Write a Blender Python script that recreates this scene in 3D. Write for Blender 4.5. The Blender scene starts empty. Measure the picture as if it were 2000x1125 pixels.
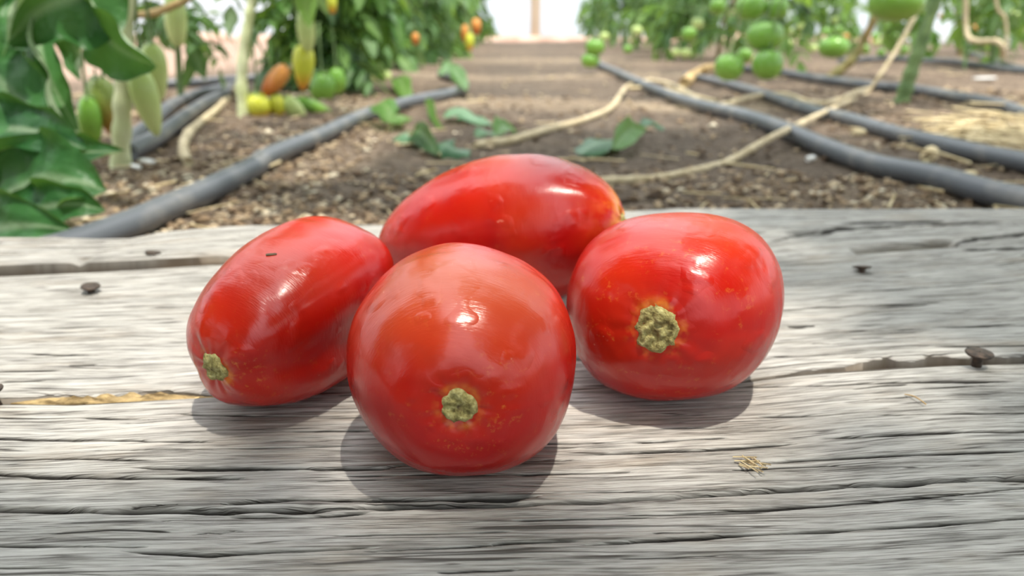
import bpy, math, random
import numpy as np
from mathutils import Vector, Matrix

# ------------------------------------------------------------------ camera, sky, sun, exposure
SC = bpy.context.scene
COL = SC.collection
F = 1511.0                       # focal length in pixels of the 2000 x 1125 frame
CAMH = 0.10                      # camera height above the plank tops (z = 0)
PIT = math.atan((562.5 - 50) / F)
GZ = -0.035                      # soil level
cd = bpy.data.cameras.new('camera')
cam = bpy.data.objects.new('camera', cd); COL.objects.link(cam)
cam.location = (0, 0, CAMH); cam.rotation_euler = (math.pi / 2 - PIT, 0, 0)
cd.sensor_width = 36; cd.lens = F / 2000 * 36; cd.clip_start = 0.01; cd.clip_end = 200
cd.dof.use_dof = True; cd.dof.focus_distance = 0.174; cd.dof.aperture_fstop = 15.5
SC.camera = cam

W = bpy.data.worlds.new('world'); SC.world = W; W.use_nodes = True
wn, wl = W.node_tree.nodes, W.node_tree.links
bg = wn['Background']
tc = wn.new('ShaderNodeTexCoord'); sx = wn.new('ShaderNodeSeparateXYZ')
mr = wn.new('ShaderNodeMapRange'); mr.inputs[1].default_value = -0.1; mr.inputs[2].default_value = 1.0
mr.inputs[3].default_value = 1.15; mr.inputs[4].default_value = 4.0
wl.new(tc.outputs['Generated'], sx.inputs[0]); wl.new(sx.outputs[2], mr.inputs[0])
wl.new(mr.outputs[0], bg.inputs[1]); bg.inputs[0].default_value = (0.93, 0.965, 1.0, 1)

sd = bpy.data.lights.new('sun', 'SUN'); sd.energy = 5.0; sd.angle = math.radians(1.3); sd.color = (1, 0.93, 0.8)
sun = bpy.data.objects.new('sun', sd); COL.objects.link(sun)
SUNDIR = Vector((0.15, -0.20, 0.95)).normalized()
sun.rotation_euler = SUNDIR.to_track_quat('Z', 'Y').to_euler()
sun.location = (1, 0.5, 4)

SC.view_settings.view_transform = 'Standard'; SC.view_settings.look = 'None'
SC.view_settings.exposure = -0.13; SC.view_settings.gamma = 1; SC.view_settings.use_curve_mapping = False

# ------------------------------------------------------------------ helpers
cp, sp = math.cos(PIT), math.sin(PIT)
def ray(px, py):
    a = (px - 1000) / F; b = (562.5 - py) / F
    return np.array([a, cp + b * sp, -sp + b * cp])
def P(px, py, z=0.0):                     # point of the horizontal plane z seen at a pixel
    d = ray(px, py); t = (z - CAMH) / d[2]
    return np.array([0, 0, CAMH]) + d * t
def PD(px, py, D):                        # point at forward distance D seen at a pixel
    d = ray(px, py); return np.array([0, 0, CAMH]) + d * (D / d[1])

def hash2(ix, iy, s):
    n = (ix * 374761393 + iy * 668265263 + s * 1442695041) & 0xFFFFFFFF
    n = ((n ^ (n >> 13)) * 1274126177) & 0xFFFFFFFF
    return ((n ^ (n >> 16)) & 0xFFFF) / 65535.0
def vnoise(x, y, s=0):
    x = np.asarray(x, float); y = np.asarray(y, float)
    ix = np.floor(x).astype(np.int64); iy = np.floor(y).astype(np.int64)
    fx = x - ix; fy = y - iy; fx = fx * fx * (3 - 2 * fx); fy = fy * fy * (3 - 2 * fy)
    a = hash2(ix, iy, s); b = hash2(ix + 1, iy, s); c = hash2(ix, iy + 1, s); d = hash2(ix + 1, iy + 1, s)
    return (a + (b - a) * fx) * (1 - fy) + (c + (d - c) * fx) * fy - 0.5
def fbm(x, y, o=4, s=0):
    r = 0; a = 1.0
    for k in range(o):
        r = r + a * vnoise(x * 2 ** k, y * 2 ** k, s + 17 * k); a *= 0.5
    return r

def mesh(name, v, f, smooth=True):
    me = bpy.data.meshes.new(name)
    v = np.asarray(v, float)
    if isinstance(f, np.ndarray) and f.ndim == 2:
        k = f.shape[1]
        me.vertices.add(len(v)); me.vertices.foreach_set('co', v.ravel())
        me.loops.add(f.size); me.loops.foreach_set('vertex_index', f.ravel().astype(np.int32))
        me.polygons.add(len(f)); me.polygons.foreach_set('loop_start', np.arange(0, f.size, k, dtype=np.int32))
        me.polygons.foreach_set('loop_total', np.full(len(f), k, np.int32))
        me.update(calc_edges=True)
    else:
        me.from_pydata([tuple(p) for p in v], [], [tuple(int(i) for i in q) for q in f])
    if smooth: me.polygons.foreach_set('use_smooth', np.ones(len(me.polygons), bool))
    me.validate(); me.update()
    return me
def obj(name, me, mat=None, parent=None, loc=None):
    if mat is not None and not me.materials: me.materials.append(mat)
    o = bpy.data.objects.new(name, me); COL.objects.link(o)
    if parent: o.parent = parent
    if loc is not None: o.location = loc
    return o
def tag(o, label=None, cat=None, group=None, kind=None):
    if label: o['label'] = label
    if cat: o['category'] = cat
    if group: o['group'] = group
    if kind: o['kind'] = kind
    return o
def empty(name, loc, label=None, cat=None, group=None):
    o = bpy.data.objects.new(name, None); o.empty_display_size = 0.02; COL.objects.link(o); o.location = tuple(loc)
    return tag(o, label, cat, group)
def gridfaces(nu, nv, off=0, wrap=False):
    i, j = np.meshgrid(np.arange(nu - 1), np.arange(nv if wrap else nv - 1), indexing='ij')
    a = i * nv + j; b = (i + 1) * nv + j; c = (i + 1) * nv + (j + 1) % nv; d = i * nv + (j + 1) % nv
    return np.stack([a.ravel(), b.ravel(), c.ravel(), d.ravel()], -1) + off
def attr(me, name, vals):
    a = me.attributes.new(name, 'FLOAT', 'POINT'); a.data.foreach_set('value', np.asarray(vals, np.float32))
def uvmap(me, uv):
    li = np.zeros(len(me.loops), np.int32); me.loops.foreach_get('vertex_index', li)
    u = me.uv_layers.new(name='UVMap'); u.data.foreach_set('uv', np.asarray(uv, np.float32)[li].ravel())
def spline(pts, n=8):
    p = [np.asarray(q, float) for q in pts]; p = [2 * p[0] - p[1]] + p + [2 * p[-1] - p[-2]]
    out = []
    for i in range(1, len(p) - 2):
        for k in range(n):
            t = k / n; a, b, c, d = p[i - 1], p[i], p[i + 1], p[i + 2]
            out.append(0.5 * (2 * b + (c - a) * t + (2 * a - 5 * b + 4 * c - d) * t * t + (3 * b - a - 3 * c + d) * t ** 3))
    out.append(p[-2]); return np.array(out)
def tube(pts, rad, n=10, cap=True, jit=0, seed=0):
    pts = np.asarray(pts, float); m = len(pts); rad = np.broadcast_to(np.asarray(rad, float), (m,))
    T = np.gradient(pts, axis=0); T /= np.linalg.norm(T, axis=1)[:, None] + 1e-12
    ref = np.array([0, 0, 1.0]) if abs(T[:, 2]).mean() < 0.8 else np.array([0, 1.0, 0])
    A = np.cross(T, ref); A /= np.linalg.norm(A, axis=1)[:, None] + 1e-9; B = np.cross(A, T)
    th = np.linspace(0, 2 * np.pi, n, endpoint=False)
    r = rad[:, None] * np.ones(n)
    if jit: r = r * (1 + jit * np.random.default_rng(seed).normal(size=r.shape))
    v = pts[:, None] + A[:, None] * (np.cos(th) * r)[..., None] + B[:, None] * (np.sin(th) * r)[..., None]
    v = v.reshape(-1, 3); f = [tuple(q) for q in gridfaces(m, n, 0, True)]
    if cap:
        f.append(tuple(range(n))[::-1]); f.append(tuple(range((m - 1) * n, m * n)))
    return v, f
def lathe(prof, n=24):                    # prof: (radius, z) pairs
    prof = np.asarray(prof, float); th = np.linspace(0, 2 * np.pi, n, endpoint=False)
    v = np.stack([prof[:, :1] * np.cos(th), prof[:, :1] * np.sin(th), prof[:, 1:] + 0 * th], -1).reshape(-1, 3)
    f = [tuple(q) for q in gridfaces(len(prof), n, 0, True)]
    f.append(tuple(range(n))[::-1]); f.append(tuple(range((len(prof) - 1) * n, len(prof) * n)))
    return v, f

# ------------------------------------------------------------------ materials
class NT:
    def __init__(s, name):
        s.m = bpy.data.materials.new(name); s.m.use_nodes = True; s.t = s.m.node_tree
        s.b = s.t.nodes['Principled BSDF']; s.out = s.t.nodes['Material Output']
    def n(s, typ, ins=None, **kw):
        q = s.t.nodes.new('ShaderNode' + typ)
        for k, v in kw.items(): setattr(q, k, v)
        for k, v in (ins or {}).items(): s.set(q, k, v)
        return q
    def set(s, q, k, v):
        i = q.inputs[k]
        if isinstance(v, bpy.types.NodeSocket): s.t.links.new(v, i)
        elif isinstance(v, bpy.types.Node): s.t.links.new(v.outputs[0], i)
        else: i.default_value = v
    def noise(s, vec, scale, detail=3, rough=0.55, dist=0):
        return s.n('TexNoise', {'Vector': vec, 'Scale': scale, 'Detail': detail, 'Roughness': rough, 'Distortion': dist}).outputs[0]
    def map(s, vec, scale, loc=(0, 0, 0)):
        return s.n('Mapping', {'Vector': vec, 'Scale': scale, 'Location': loc}).outputs[0]
    def ramp(s, fac, stops, interp='LINEAR'):
        q = s.n('ValToRGB', {'Fac': fac}); cr = q.color_ramp; cr.interpolation = interp
        while len(cr.elements) < len(stops): cr.elements.new(0.5)
        for e, (p, c) in zip(cr.elements, stops):
            e.position = p; e.color = (*c, 1) if len(c) == 3 else c
        return q.outputs[0]
    def mix(s, fac, a, b, typ='MIX'):
        q = s.n('Mix', data_type='RGBA', blend_type=typ)
        for k, v in ((0, fac), (6, a), (7, b)):
            if isinstance(v, tuple) and len(v) == 3: v = (*v, 1)
            s.set(q, k, v)
        return q.outputs[2]
    def math(s, op, a, b=0.0, clamp=False):
        q = s.n('Math', {0: a, 1: b}, operation=op); q.use_clamp = clamp; return q.outputs[0]
    def mapr(s, v, a, b, c=0.0, d=1.0):
        q = s.n('MapRange', {0: v, 1: a, 2: b, 3: c, 4: d}); q.clamp = True; return q.outputs[0]
    def bump(s, h, dist, strength=1.0, normal=None):
        ins = {'Height': h, 'Distance': dist, 'Strength': strength}
        if normal is not None: ins['Normal'] = normal
        return s.n('Bump', ins).outputs[0]
    def attr(s, name): return s.n('Attribute', attribute_name=name).outputs['Fac']
    def p(s, **kw):
        for k, v in kw.items():
            k = {'col': 'Base Color', 'rough': 'Roughness', 'nor': 'Normal', 'spec': 'Specular IOR Level', 'ior': 'IOR', 'sss': 'Subsurface Weight',
                 'sssr': 'Subsurface Radius', 'ssss': 'Subsurface Scale', 'metal': 'Metallic', 'coat': 'Coat Weight', 'coatr': 'Coat Roughness'}[k]
            if isinstance(v, tuple) and k == 'Base Color': v = (*v, 1)
            s.set(s.b, k, v)
        return s.m

def mat_wood():
    t = NT('weathered_wood')
    uv = t.n('UVMap', uv_map='UVMap').outputs[0]
    wob = t.noise(t.map(uv, (7, 14, 1)), 1, 2)
    wv = t.n('VectorMath', {0: uv, 1: t.n('CombineXYZ', {0: 0.0, 1: t.math('MULTIPLY', t.math('SUBTRACT', wob, 0.5), 0.004)}).outputs[0]}, operation='ADD').outputs[0]
    fine = t.noise(t.map(wv, (130, 5200, 1)), 1, 3, 0.65)
    med = t.noise(t.map(wv, (38, 1500, 1), (3, 7, 0)), 1, 4, 0.65)
    brd = t.noise(t.map(wv, (13, 260, 1), (1, 2, 0)), 1, 4, 0.6)
    blot = t.noise(t.map(uv, (20, 70, 1), (5, 1, 0)), 1, 4, 0.6)
    mixv = t.math('ADD', t.math('MULTIPLY', fine, 0.30), t.math('ADD', t.math('MULTIPLY', med, 0.42), t.math('MULTIPLY', brd, 0.28)))
    c = t.ramp(mixv, [(0.37, (0.075, 0.066, 0.058)), (0.44, (0.235, 0.22, 0.203)), (0.50, (0.405, 0.387, 0.364)), (0.57, (0.52, 0.502, 0.478)), (0.66, (0.61, 0.594, 0.57))])
    c = t.mix(t.mapr(blot, 0.52, 0.72, 0, 0.42), c, (0.36, 0.285, 0.21), 'MIX')
    bl2 = t.noise(t.map(uv, (30, 90, 1), (9, 4, 0)), 1, 3)
    c = t.mix(t.mapr(bl2, 0.5, 0.75, 0, 0.45), c, (0.475, 0.465, 0.45), 'MIX')
    # thin checks along the grain
    def checks(sc, loc, wd, msc, mloc, lo, hi, amt):
        r = t.noise(t.map(wv, sc, loc), 1, 1.5, 0.5)
        l = t.mapr(t.math('ABSOLUTE', t.math('SUBTRACT', r, 0.5)), wd * 0.3, wd, 1, 0)
        return t.math('MULTIPLY', l, t.mapr(t.noise(t.map(uv, msc, mloc), 1, 2), lo, hi, 0, amt))
    l1 = checks((8, 300, 1), (4, 4, 0), 0.016, (22, 260, 1), (2, 8, 0), 0.50, 0.56, 1)
    l2 = checks((22, 900, 1), (1, 9, 0), 0.035, (34, 420, 1), (6, 3, 0), 0.50, 0.60, 0.85)
    l3 = checks((45, 2200, 1), (6, 2, 0), 0.06, (60, 700, 1), (1, 3, 0), 0.50, 0.62, 0.6)
    line = t.math('MAXIMUM', t.math('MAXIMUM', l1, l2), l3)
    c = t.mix(t.math('MULTIPLY', line, 0.88), c, (0.05, 0.042, 0.036))
    ck = t.attr('crack')
    c = t.mix(t.mapr(ck, 0.06, 0.38, 0, 0.97), c, (0.030, 0.025, 0.022))
    br = t.attr('brown')
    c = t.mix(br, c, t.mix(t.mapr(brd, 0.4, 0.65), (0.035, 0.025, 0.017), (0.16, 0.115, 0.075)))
    h = t.math('SUBTRACT', t.math('ADD', t.math('MULTIPLY', fine, 0.25), t.math('MULTIPLY', med, 0.6)), t.math('MULTIPLY', line, 0.9))
    return t.p(col=c, rough=0.72, spec=0.35, nor=t.bump(h, 0.00035, 0.8))

def mat_tomato(seed, dull=0.0, orange=0.5):
    t = NT('tomato_skin')
    oc = t.n('TexCoord').outputs['Object']
    oc2 = t.map(oc, (1, 1, 1), (seed * 3.1, seed, 0))
    big = t.noise(oc2, 38, 3)
    c = t.mix(t.mapr(big, 0.35, 0.7), (0.385, 0.003, 0.0035), (0.48, 0.013, 0.0045))
    big2 = t.noise(t.map(oc2, (1, 1, 1), (4, 2, 7)), 24, 2)
    c = t.mix(t.mapr(big2, 0.5, 0.72, 0, 0.55 * orange + 0.15), c, (0.56, 0.045, 0.008))
    if dull: c = t.mix(t.math('MULTIPLY', t.attr('dull'), dull), c, (0.27, 0.085, 0.03))
    st = t.attr('stem')
    fl = t.noise(t.map(oc2, (1, 1, 1), (1, 5, 3)), 520, 4, 0.7)
    flm = t.noise(t.map(oc2, (1, 1, 1), (8, 5, 1)), 150, 3, 0.6)
    fk = t.math('MULTIPLY', t.mapr(fl, 0.56, 0.70), t.mapr(flm, 0.47, 0.62))
    fk = t.math('MULTIPLY', fk, t.mapr(st, 0.10, 0.5, 0.06, 0.5))
    c = t.mix(fk, c, (0.72, 0.30, 0.045))
    c = t.mix(t.mapr(st, 0.35, 0.8, 0, 0.32), c, (0.40, 0.02, 0.008))
    ring = t.math('MULTIPLY', t.attr('ring'), t.mapr(flm, 0.44, 0.66))
    c = t.mix(ring, c, (0.66, 0.24, 0.03))
    ye = t.attr('yellow')
    c = t.mix(t.math('MULTIPLY', ye, t.mapr(flm, 0.35, 0.6)), c, (0.85, 0.42, 0.02))
    # pale healed scratches and specks
    sc = t.noise(t.map(oc2, (900, 900, 300), (2, 2, 2)), 1, 2)
    scm = t.noise(t.map(oc2, (1, 1, 1), (3, 9, 5)), 90, 2)
    c = t.mix(t.math('MULTIPLY', t.mapr(sc, 0.70, 0.78), t.mapr(scm, 0.55, 0.65, 0, 0.6)), c, (0.72, 0.30, 0.2))
    fine = t.noise(t.map(oc2, (350, 350, 2600)), 1, 3, 0.6)
    lump = t.noise(oc2, 75, 2)
    wr = t.noise(t.map(oc2, (1, 1, 1), (6, 6, 6)), 190, 2)
    nor = t.bump(lump, 0.0008, 0.4)
    nor = t.bump(t.math('MULTIPLY', wr, t.mapr(scm, 0.55, 0.68)), 0.0010, 0.4, nor)
    nor = t.bump(fine, 0.00012, 0.55, nor)
    rg = t.mapr(t.noise(oc2, 60, 3), 0.3, 0.7, 0.19, 0.28)
    return t.p(col=c, rough=rg, ior=1.47, spec=0.5, nor=nor, coat=0.1, coatr=0.12)

def mat_scar():
    t = NT('stem_scar_cork')
    oc = t.n('TexCoord').outputs['Object']
    n1 = t.noise(oc, 900, 4, 0.65); n2 = t.noise(oc, 380, 3)
    c = t.ramp(t.math('ADD', t.math('MULTIPLY', n1, 0.6), t.math('MULTIPLY', n2, 0.4)),
               [(0.36, (0.10, 0.075, 0.02)), (0.48, (0.29, 0.25, 0.085)), (0.62, (0.46, 0.43, 0.19)), (0.75, (0.58, 0.52, 0.33))])
    c = t.mix(t.attr('pit'), c, (0.07, 0.045, 0.015))
    return t.p(col=c, rough=0.85, nor=t.bump(n1, 0.0006, 0.9))

def simple(name, c1, c2, scale, rough=0.7, bump=0.0, spec=0.4, stretch=(1, 1, 1), lo=0.35, hi=0.65, metal=0.0):
    t = NT(name); oc = t.map(t.n('TexCoord').outputs['Object'], stretch)
    n = t.noise(oc, scale, 4, 0.6)
    kw = dict(col=t.mix(t.mapr(n, lo, hi), c1, c2), rough=rough, spec=spec, metal=metal)
    if bump: kw['nor'] = t.bump(n, bump, 0.8)
    return t.p(**kw)

def mat_leaf(name, dark, light, back, trans=0.35, tint=(0.30, 0.48, 0.06), veins=True):
    t = NT(name)
    rnd = t.n('ObjectInfo').outputs['Random']
    oc = t.n('TexCoord').outputs['Object']
    n = t.noise(oc, 70, 3)
    v = t.math('ADD', t.math('MULTIPLY', n, 0.7), t.math('MULTIPLY', rnd, 0.5))
    c = t.mix(t.mapr(v, 0.3, 0.85), dark, light)
    if veins:
        c = t.mix(t.math('MULTIPLY', t.attr('vein'), 0.45), c, back)
    bf = t.n('NewGeometry').outputs['Backfacing']
    c = t.mix(t.math('MULTIPLY', bf, 0.8), c, back)
    t.p(col=c, rough=0.42, spec=0.32, nor=t.bump(n, 0.004, 0.8))
    tr = t.n('BsdfTranslucent', {'Color': (*tint, 1)})
    mx = t.n('MixShader', {0: trans, 1: t.b.outputs[0], 2: tr.outputs[0]})
    t.t.links.new(mx.outputs[0], t.out.inputs[0]); return t.m

def mat_fruit(name, body, tip, split=0.5, soft=0.25):           # colour turns along the fruit (local z from 0 top to -1 tip, attribute 'ax')
    t = NT(name); oc = t.n('TexCoord').outputs['Object']
    n = t.noise(oc, 60, 3)
    a = t.math('ADD', t.attr('ax'), t.math('MULTIPLY', t.math('SUBTRACT', n, 0.5), 0.5))
    c = t.mix(t.mapr(a, split - soft, split + soft), body, tip)
    return t.p(col=c, rough=0.25, spec=0.5)

def mat_soil():
    t = NT('soil'); oc = t.n('TexCoord').outputs['Object']
    a = t.noise(oc, 5, 4, 0.6); b = t.noise(t.map(oc, (1, 1, 1), (3, 3, 3)), 60, 5, 0.7); d = t.noise(t.map(oc, (1, 1, 1), (7, 1, 2)), 240, 3, 0.7)
    c = t.ramp(t.math('ADD', t.math('MULTIPLY', b, 0.6), t.math('MULTIPLY', d, 0.4)),
               [(0.34, (0.03, 0.021, 0.016)), (0.45, (0.11, 0.08, 0.06)), (0.55, (0.20, 0.15, 0.112)), (0.68, (0.36, 0.28, 0.205))])
    c = t.mix(t.mapr(a, 0.46, 0.66, 0, 0.5), c, t.mix(b, (0.16, 0.115, 0.08), (0.46, 0.36, 0.26)))
    c = t.mix(t.math('MULTIPLY', t.attr('moist'), 0.72), c, t.mix(b, (0.036, 0.029, 0.024), (0.18, 0.147, 0.12)))
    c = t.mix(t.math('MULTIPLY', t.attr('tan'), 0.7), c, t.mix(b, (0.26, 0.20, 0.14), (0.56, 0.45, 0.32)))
    c = t.mix(t.math('MULTIPLY', t.attr('dry'), 0.8), c, t.mix(b, (0.36, 0.235, 0.18), (0.54, 0.39, 0.31)))  # pinkish dry earth with strong sunlight painted into its colour
    return t.p(col=c, rough=0.95, spec=0.15, nor=t.bump(t.math('ADD', b, t.math('MULTIPLY', d, 0.4)), 0.008, 0.9))

def mat_chips():
    t = NT('soil_chips'); r = t.attr('rnd')
    c = t.ramp(r, [(0.0, (0.03, 0.02, 0.014)), (0.35, (0.13, 0.085, 0.055)), (0.65, (0.33, 0.235, 0.15)), (0.88, (0.53, 0.42, 0.29)), (1.0, (0.72, 0.64, 0.50))])
    return t.p(col=c, rough=0.9, spec=0.2)

def mat_film():
    t = NT('greenhouse_film')
    n = t.noise(t.n('TexCoord').outputs['Object'], 3, 3)
    tr = t.n('BsdfTranslucent', {'Color': (0.84, 0.89, 0.95, 1)})
    tp = t.n('BsdfTransparent', {'Color': (0.90, 0.94, 0.98, 1)})
    mx = t.n('MixShader', {0: t.mapr(n, 0.3, 0.7, 0.30, 0.42), 1: tr.outputs[0], 2: tp.outputs[0]})
    t.t.links.new(mx.outputs[0], t.out.inputs[0]); return t.m

M = {}
M['wood'] = mat_wood()
M['rot'] = simple('rotten_wood_fibre', (0.13, 0.085, 0.035), (0.56, 0.41, 0.20), 420, 0.85, 0.0015, stretch=(0.25, 1, 1))
M['rotdark'] = simple('dark_wood_splinters', (0.025, 0.018, 0.012), (0.17, 0.12, 0.075), 350, 0.85, 0.0015, stretch=(0.2, 1, 1))
M['iron'] = simple('rusty_iron', (0.035, 0.03, 0.028), (0.12, 0.085, 0.065), 500, 0.6, 0.0003, metal=0.5)
M['scar'] = mat_scar()
M['soil'] = mat_soil(); M['chips'] = mat_chips(); M['film'] = mat_film()
M['post'] = simple('pale_post_wood', (0.45, 0.32, 0.22), (0.62, 0.48, 0.36), 12, 0.8, stretch=(1, 1, 0.1))
M['berm'] = simple('pink_earth', (0.48, 0.30, 0.23), (0.66, 0.46, 0.37), 6, 0.95, 0.01)
M['hose'] = simple('dusty_black_pipe', (0.10, 0.11, 0.128), (0.26, 0.245, 0.23), 22, 0.40, 0.0004, 0.5, lo=0.5, hi=0.85)
M['twine'] = simple('sisal_twine', (0.42, 0.33, 0.20), (0.68, 0.58, 0.40), 120, 0.85, 0.001)
M['stalk'] = simple('dry_stalk', (0.42, 0.27, 0.10), (0.62, 0.44, 0.22), 60, 0.8, 0.001)
M['straw'] = simple('straw', (0.52, 0.40, 0.22), (0.78, 0.66, 0.42), 60, 0.7)
M['stem'] = simple('green_stem', (0.10, 0.17, 0.06), (0.20, 0.29, 0.11), 40, 0.6)
M['stempale'] = simple('pale_green_stem', (0.60, 0.66, 0.34), (0.78, 0.80, 0.54), 30, 0.6)
M['stembrown'] = simple('brown_green_stem', (0.19, 0.12, 0.04), (0.17, 0.18, 0.06), 14, 0.65)
M['white'] = simple('white_plastic', (0.80, 0.80, 0.78), (0.88, 0.88, 0.86), 30, 0.35)
M['leaf'] = mat_leaf('tomato_leaf', (0.016, 0.062, 0.020), (0.11, 0.235, 0.070), (0.28, 0.39, 0.23), 0.26)
M['leafbright'] = mat_leaf('bright_leaf', (0.07, 0.20, 0.04), (0.20, 0.36, 0.09), (0.32, 0.45, 0.20), 0.45)
M['leafbig'] = mat_leaf('large_crinkled_leaf', (0.014, 0.078, 0.020), (0.07, 0.21, 0.06), (0.46, 0.57, 0.38), 0.16, (0.22, 0.46, 0.05))
M['leaffall'] = mat_leaf('wilted_leaf', (0.03, 0.11, 0.05), (0.14, 0.27, 0.14), (0.33, 0.46, 0.30), 0.15)
M['calyx'] = simple('calyx_green', (0.08, 0.16, 0.04), (0.16, 0.26, 0.08), 80, 0.6)
M['f_green'] = mat_fruit('green_tomato_skin', (0.15, 0.33, 0.045), (0.26, 0.45, 0.07), 0.6)
M['f_pale'] = mat_fruit('pale_green_fruit', (0.42, 0.54, 0.17), (0.60, 0.68, 0.28), 0.5)
M['f_yellow'] = mat_fruit('turning_yellow_fruit', (0.60, 0.62, 0.06), (0.78, 0.28, 0.04), 0.75, 0.2)
M['f_orange'] = mat_fruit('orange_fruit', (0.72, 0.30, 0.07), (0.60, 0.15, 0.035), 0.6)
M['f_turn'] = mat_fruit('green_to_orange_fruit', (0.30, 0.38, 0.10), (0.50, 0.20, 0.05), 0.55)

# ------------------------------------------------------------------ ground and greenhouse shell
def gz(x, y):
    x = np.asarray(x, float); y = np.asarray(y, float)
    h = 0.010 * fbm(x * 3, y * 3, 3, 5) + 0.006 * fbm(x * 14, y * 14, 3, 9)
    bank = 0.012 * np.exp(-((x + 0.45) / 0.22) ** 2) + 0.012 * np.exp(-((x - 0.85) / 0.3) ** 2)
    near = np.clip((y - 0.40) / 0.1, 0, 1)
    return GZ + (h + bank * np.clip((y - 0.8) / 0.6, 0, 1)) * near - 0.001
def ground():
    ys = np.concatenate([np.linspace(-1.5, 0.36, 10), np.linspace(0.40, 1.5, 270), np.linspace(1.51, 3.2, 120), np.linspace(3.3, 14, 90)])
    xs = np.sort(np.concatenate([np.linspace(-8, -1.3, 40), np.linspace(-1.27, 1.3, 380), np.linspace(1.33, 8, 60)]))
    X, Y = np.meshgrid(xs, ys, indexing='ij')
    Z = gz(X, Y) + np.where((Y > 0.41), 0.007 * np.abs(fbm(X * 45, Y * 45, 3, 3)) + 0.003 * fbm(X * 120, Y * 120, 2, 4), 0) * np.clip((3.2 - Y), 0, 1)
    v = np.stack([X, Y, Z], -1).reshape(-1, 3)
    me = mesh('floor', v, gridfaces(len(xs), len(ys))[:, ::-1].copy())
    n1 = fbm(X * 2.2, Y * 2.2, 3, 41); n2 = fbm(X * 7, Y * 7, 3, 42)
    moist = np.clip(1.25 - np.abs((X - 0.14 + 0.1 * n1) / 0.36) ** 2.5, 0, 1) * np.clip((Y - 0.55 + 0.2 * n1) / 0.12, 0, 1)      # trodden damp path between the beds
    moist = moist * (0.55 + 0.9 * (n2 + 0.25)) 
    for yb, wb, am in ((1.42, 0.11, 1.0), (2.25, 0.16, 0.8), (3.3, 0.25, 0.7), (4.6, 0.3, 0.5)):                                   # bands of dappled sun across the path, painted as paler soil
        moist = moist - am * np.exp(-((Y - yb - 0.10 * (X - 0.1) + 0.06 * n2) / wb) ** 2)
    attr(me, 'moist', np.clip(moist, 0, 1).ravel())
    tan = sum(am * np.exp(-((Y - yb - 0.10 * (X - 0.1) + 0.06 * n2) / wb) ** 2) for yb, wb, am in ((1.42, 0.09, 0.9), (2.25, 0.14, 0.6), (3.3, 0.25, 0.5))) * np.clip(1.2 - np.abs((X - 0.1) / 0.5) ** 4, 0, 1) * (0.8 + n2)  # the same sun bands, painted as a tan soil colour
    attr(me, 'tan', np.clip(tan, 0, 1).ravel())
    attr(me, 'dry', (np.clip((-0.85 + 0.15 * n1 - X) / 0.25, 0, 1) * np.clip((Y - 1.9) / 0.4, 0, 1)).ravel())  # pinkish dry earth with strong sunlight painted into its colour
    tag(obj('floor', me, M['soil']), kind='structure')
    # crumbs of soil and bark lying loose
    rng = np.random.default_rng(4); n = 26000
    D = 0.46 + 1.15 * rng.random(n) ** 1.7; x = (rng.random(n) * 2 - 1) * (0.72 * D + 0.05)
    s = (0.0009 + 0.0034 * rng.random(n) ** 2.4) * (0.75 + 0.5 * D)
    dens = fbm(x * 6, D * 6, 3, 31); keep = ((dens > -0.16) & ((np.abs(x - 0.14) > 0.30) | (D < 0.74))) | (rng.random(n) < 0.22); D, x, s = D[keep], x[keep], s[keep]; n = len(D)
    base = np.array([[1, 0, 0], [-1, 0, 0], [0, 1, 0], [0, -1, 0], [0, 0, 0.7], [0, 0, -0.5]], float)
    fc = np.array([[0, 2, 4], [2, 1, 4], [1, 3, 4], [3, 0, 4], [2, 0, 5], [1, 2, 5], [3, 1, 5], [0, 3, 5]])
    v = base[None] * (0.5 + rng.random((n, 6, 1))) * s[:, None, None] * np.stack([1 + 1.0 * rng.random(n), 0.8 + 0.5 * rng.random(n), 0.5 + 0.6 * rng.random(n)], -1)[:, None]
    a = rng.random(n) * 6.28; ca, sa = np.cos(a)[:, None], np.sin(a)[:, None]
    vx = v[..., 0] * ca - v[..., 1] * sa; vy = v[..., 0] * sa + v[..., 1] * ca
    z0 = gz(x, D) + 0.007 * np.abs(fbm(x * 45, D * 45, 3, 3)) + 0.003 * fbm(x * 120, D * 120, 2, 4) + 0.2 * s
    v = np.stack([vx + x[:, None], vy + D[:, None], v[..., 2] + z0[:, None]], -1).reshape(-1, 3)
    f = (fc[None] + 6 * np.arange(n)[:, None, None]).reshape(-1, 3)
    me = mesh('soil_crumbs', v, f, False)
    attr(me, 'rnd', np.repeat(np.clip(rng.random(n) * 0.8 + dens[keep] * 0.35 + 0.16, 0, 1), 6))
    tag(obj('soil_crumbs', me, M['chips']), 'loose brown crumbs of soil and bark strewn over the bed', 'soil', kind='stuff')
ground()

def box(name, lo, hi, mat, parent=None, bev=0.0):
    x0, y0, z0 = lo; x1, y1, z1 = hi
    v = [(x0, y0, z0), (x1, y0, z0), (x1, y1, z0), (x0, y1, z0), (x0, y0, z1), (x1, y0, z1), (x1, y1, z1), (x0, y1, z1)]
    f = [(3, 2, 1, 0), (4, 5, 6, 7), (0, 1, 5, 4), (1, 2, 6, 5), (2, 3, 7, 6), (3, 0, 4, 7)]
    return obj(name, mesh(name, v, f, False), mat, parent)
def film_wall(name, a, b, h, n):
    a, b = np.array(a, float), np.array(b, float); v = []
    for k in range(n + 1):
        p = a + (b - a) * k / n
        for z in np.linspace(GZ - 0.01, h, 6):
            w = 0.03 * math.sin(k * 2.1 + z * 3); d = (b - a) / np.linalg.norm(b - a)
            v.append((p[0] - d[1] * w, p[1] + d[0] * w, z))
    return tag(obj(name, mesh(name, v, gridfaces(n + 1, 6)), M['film']), kind='structure')
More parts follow.
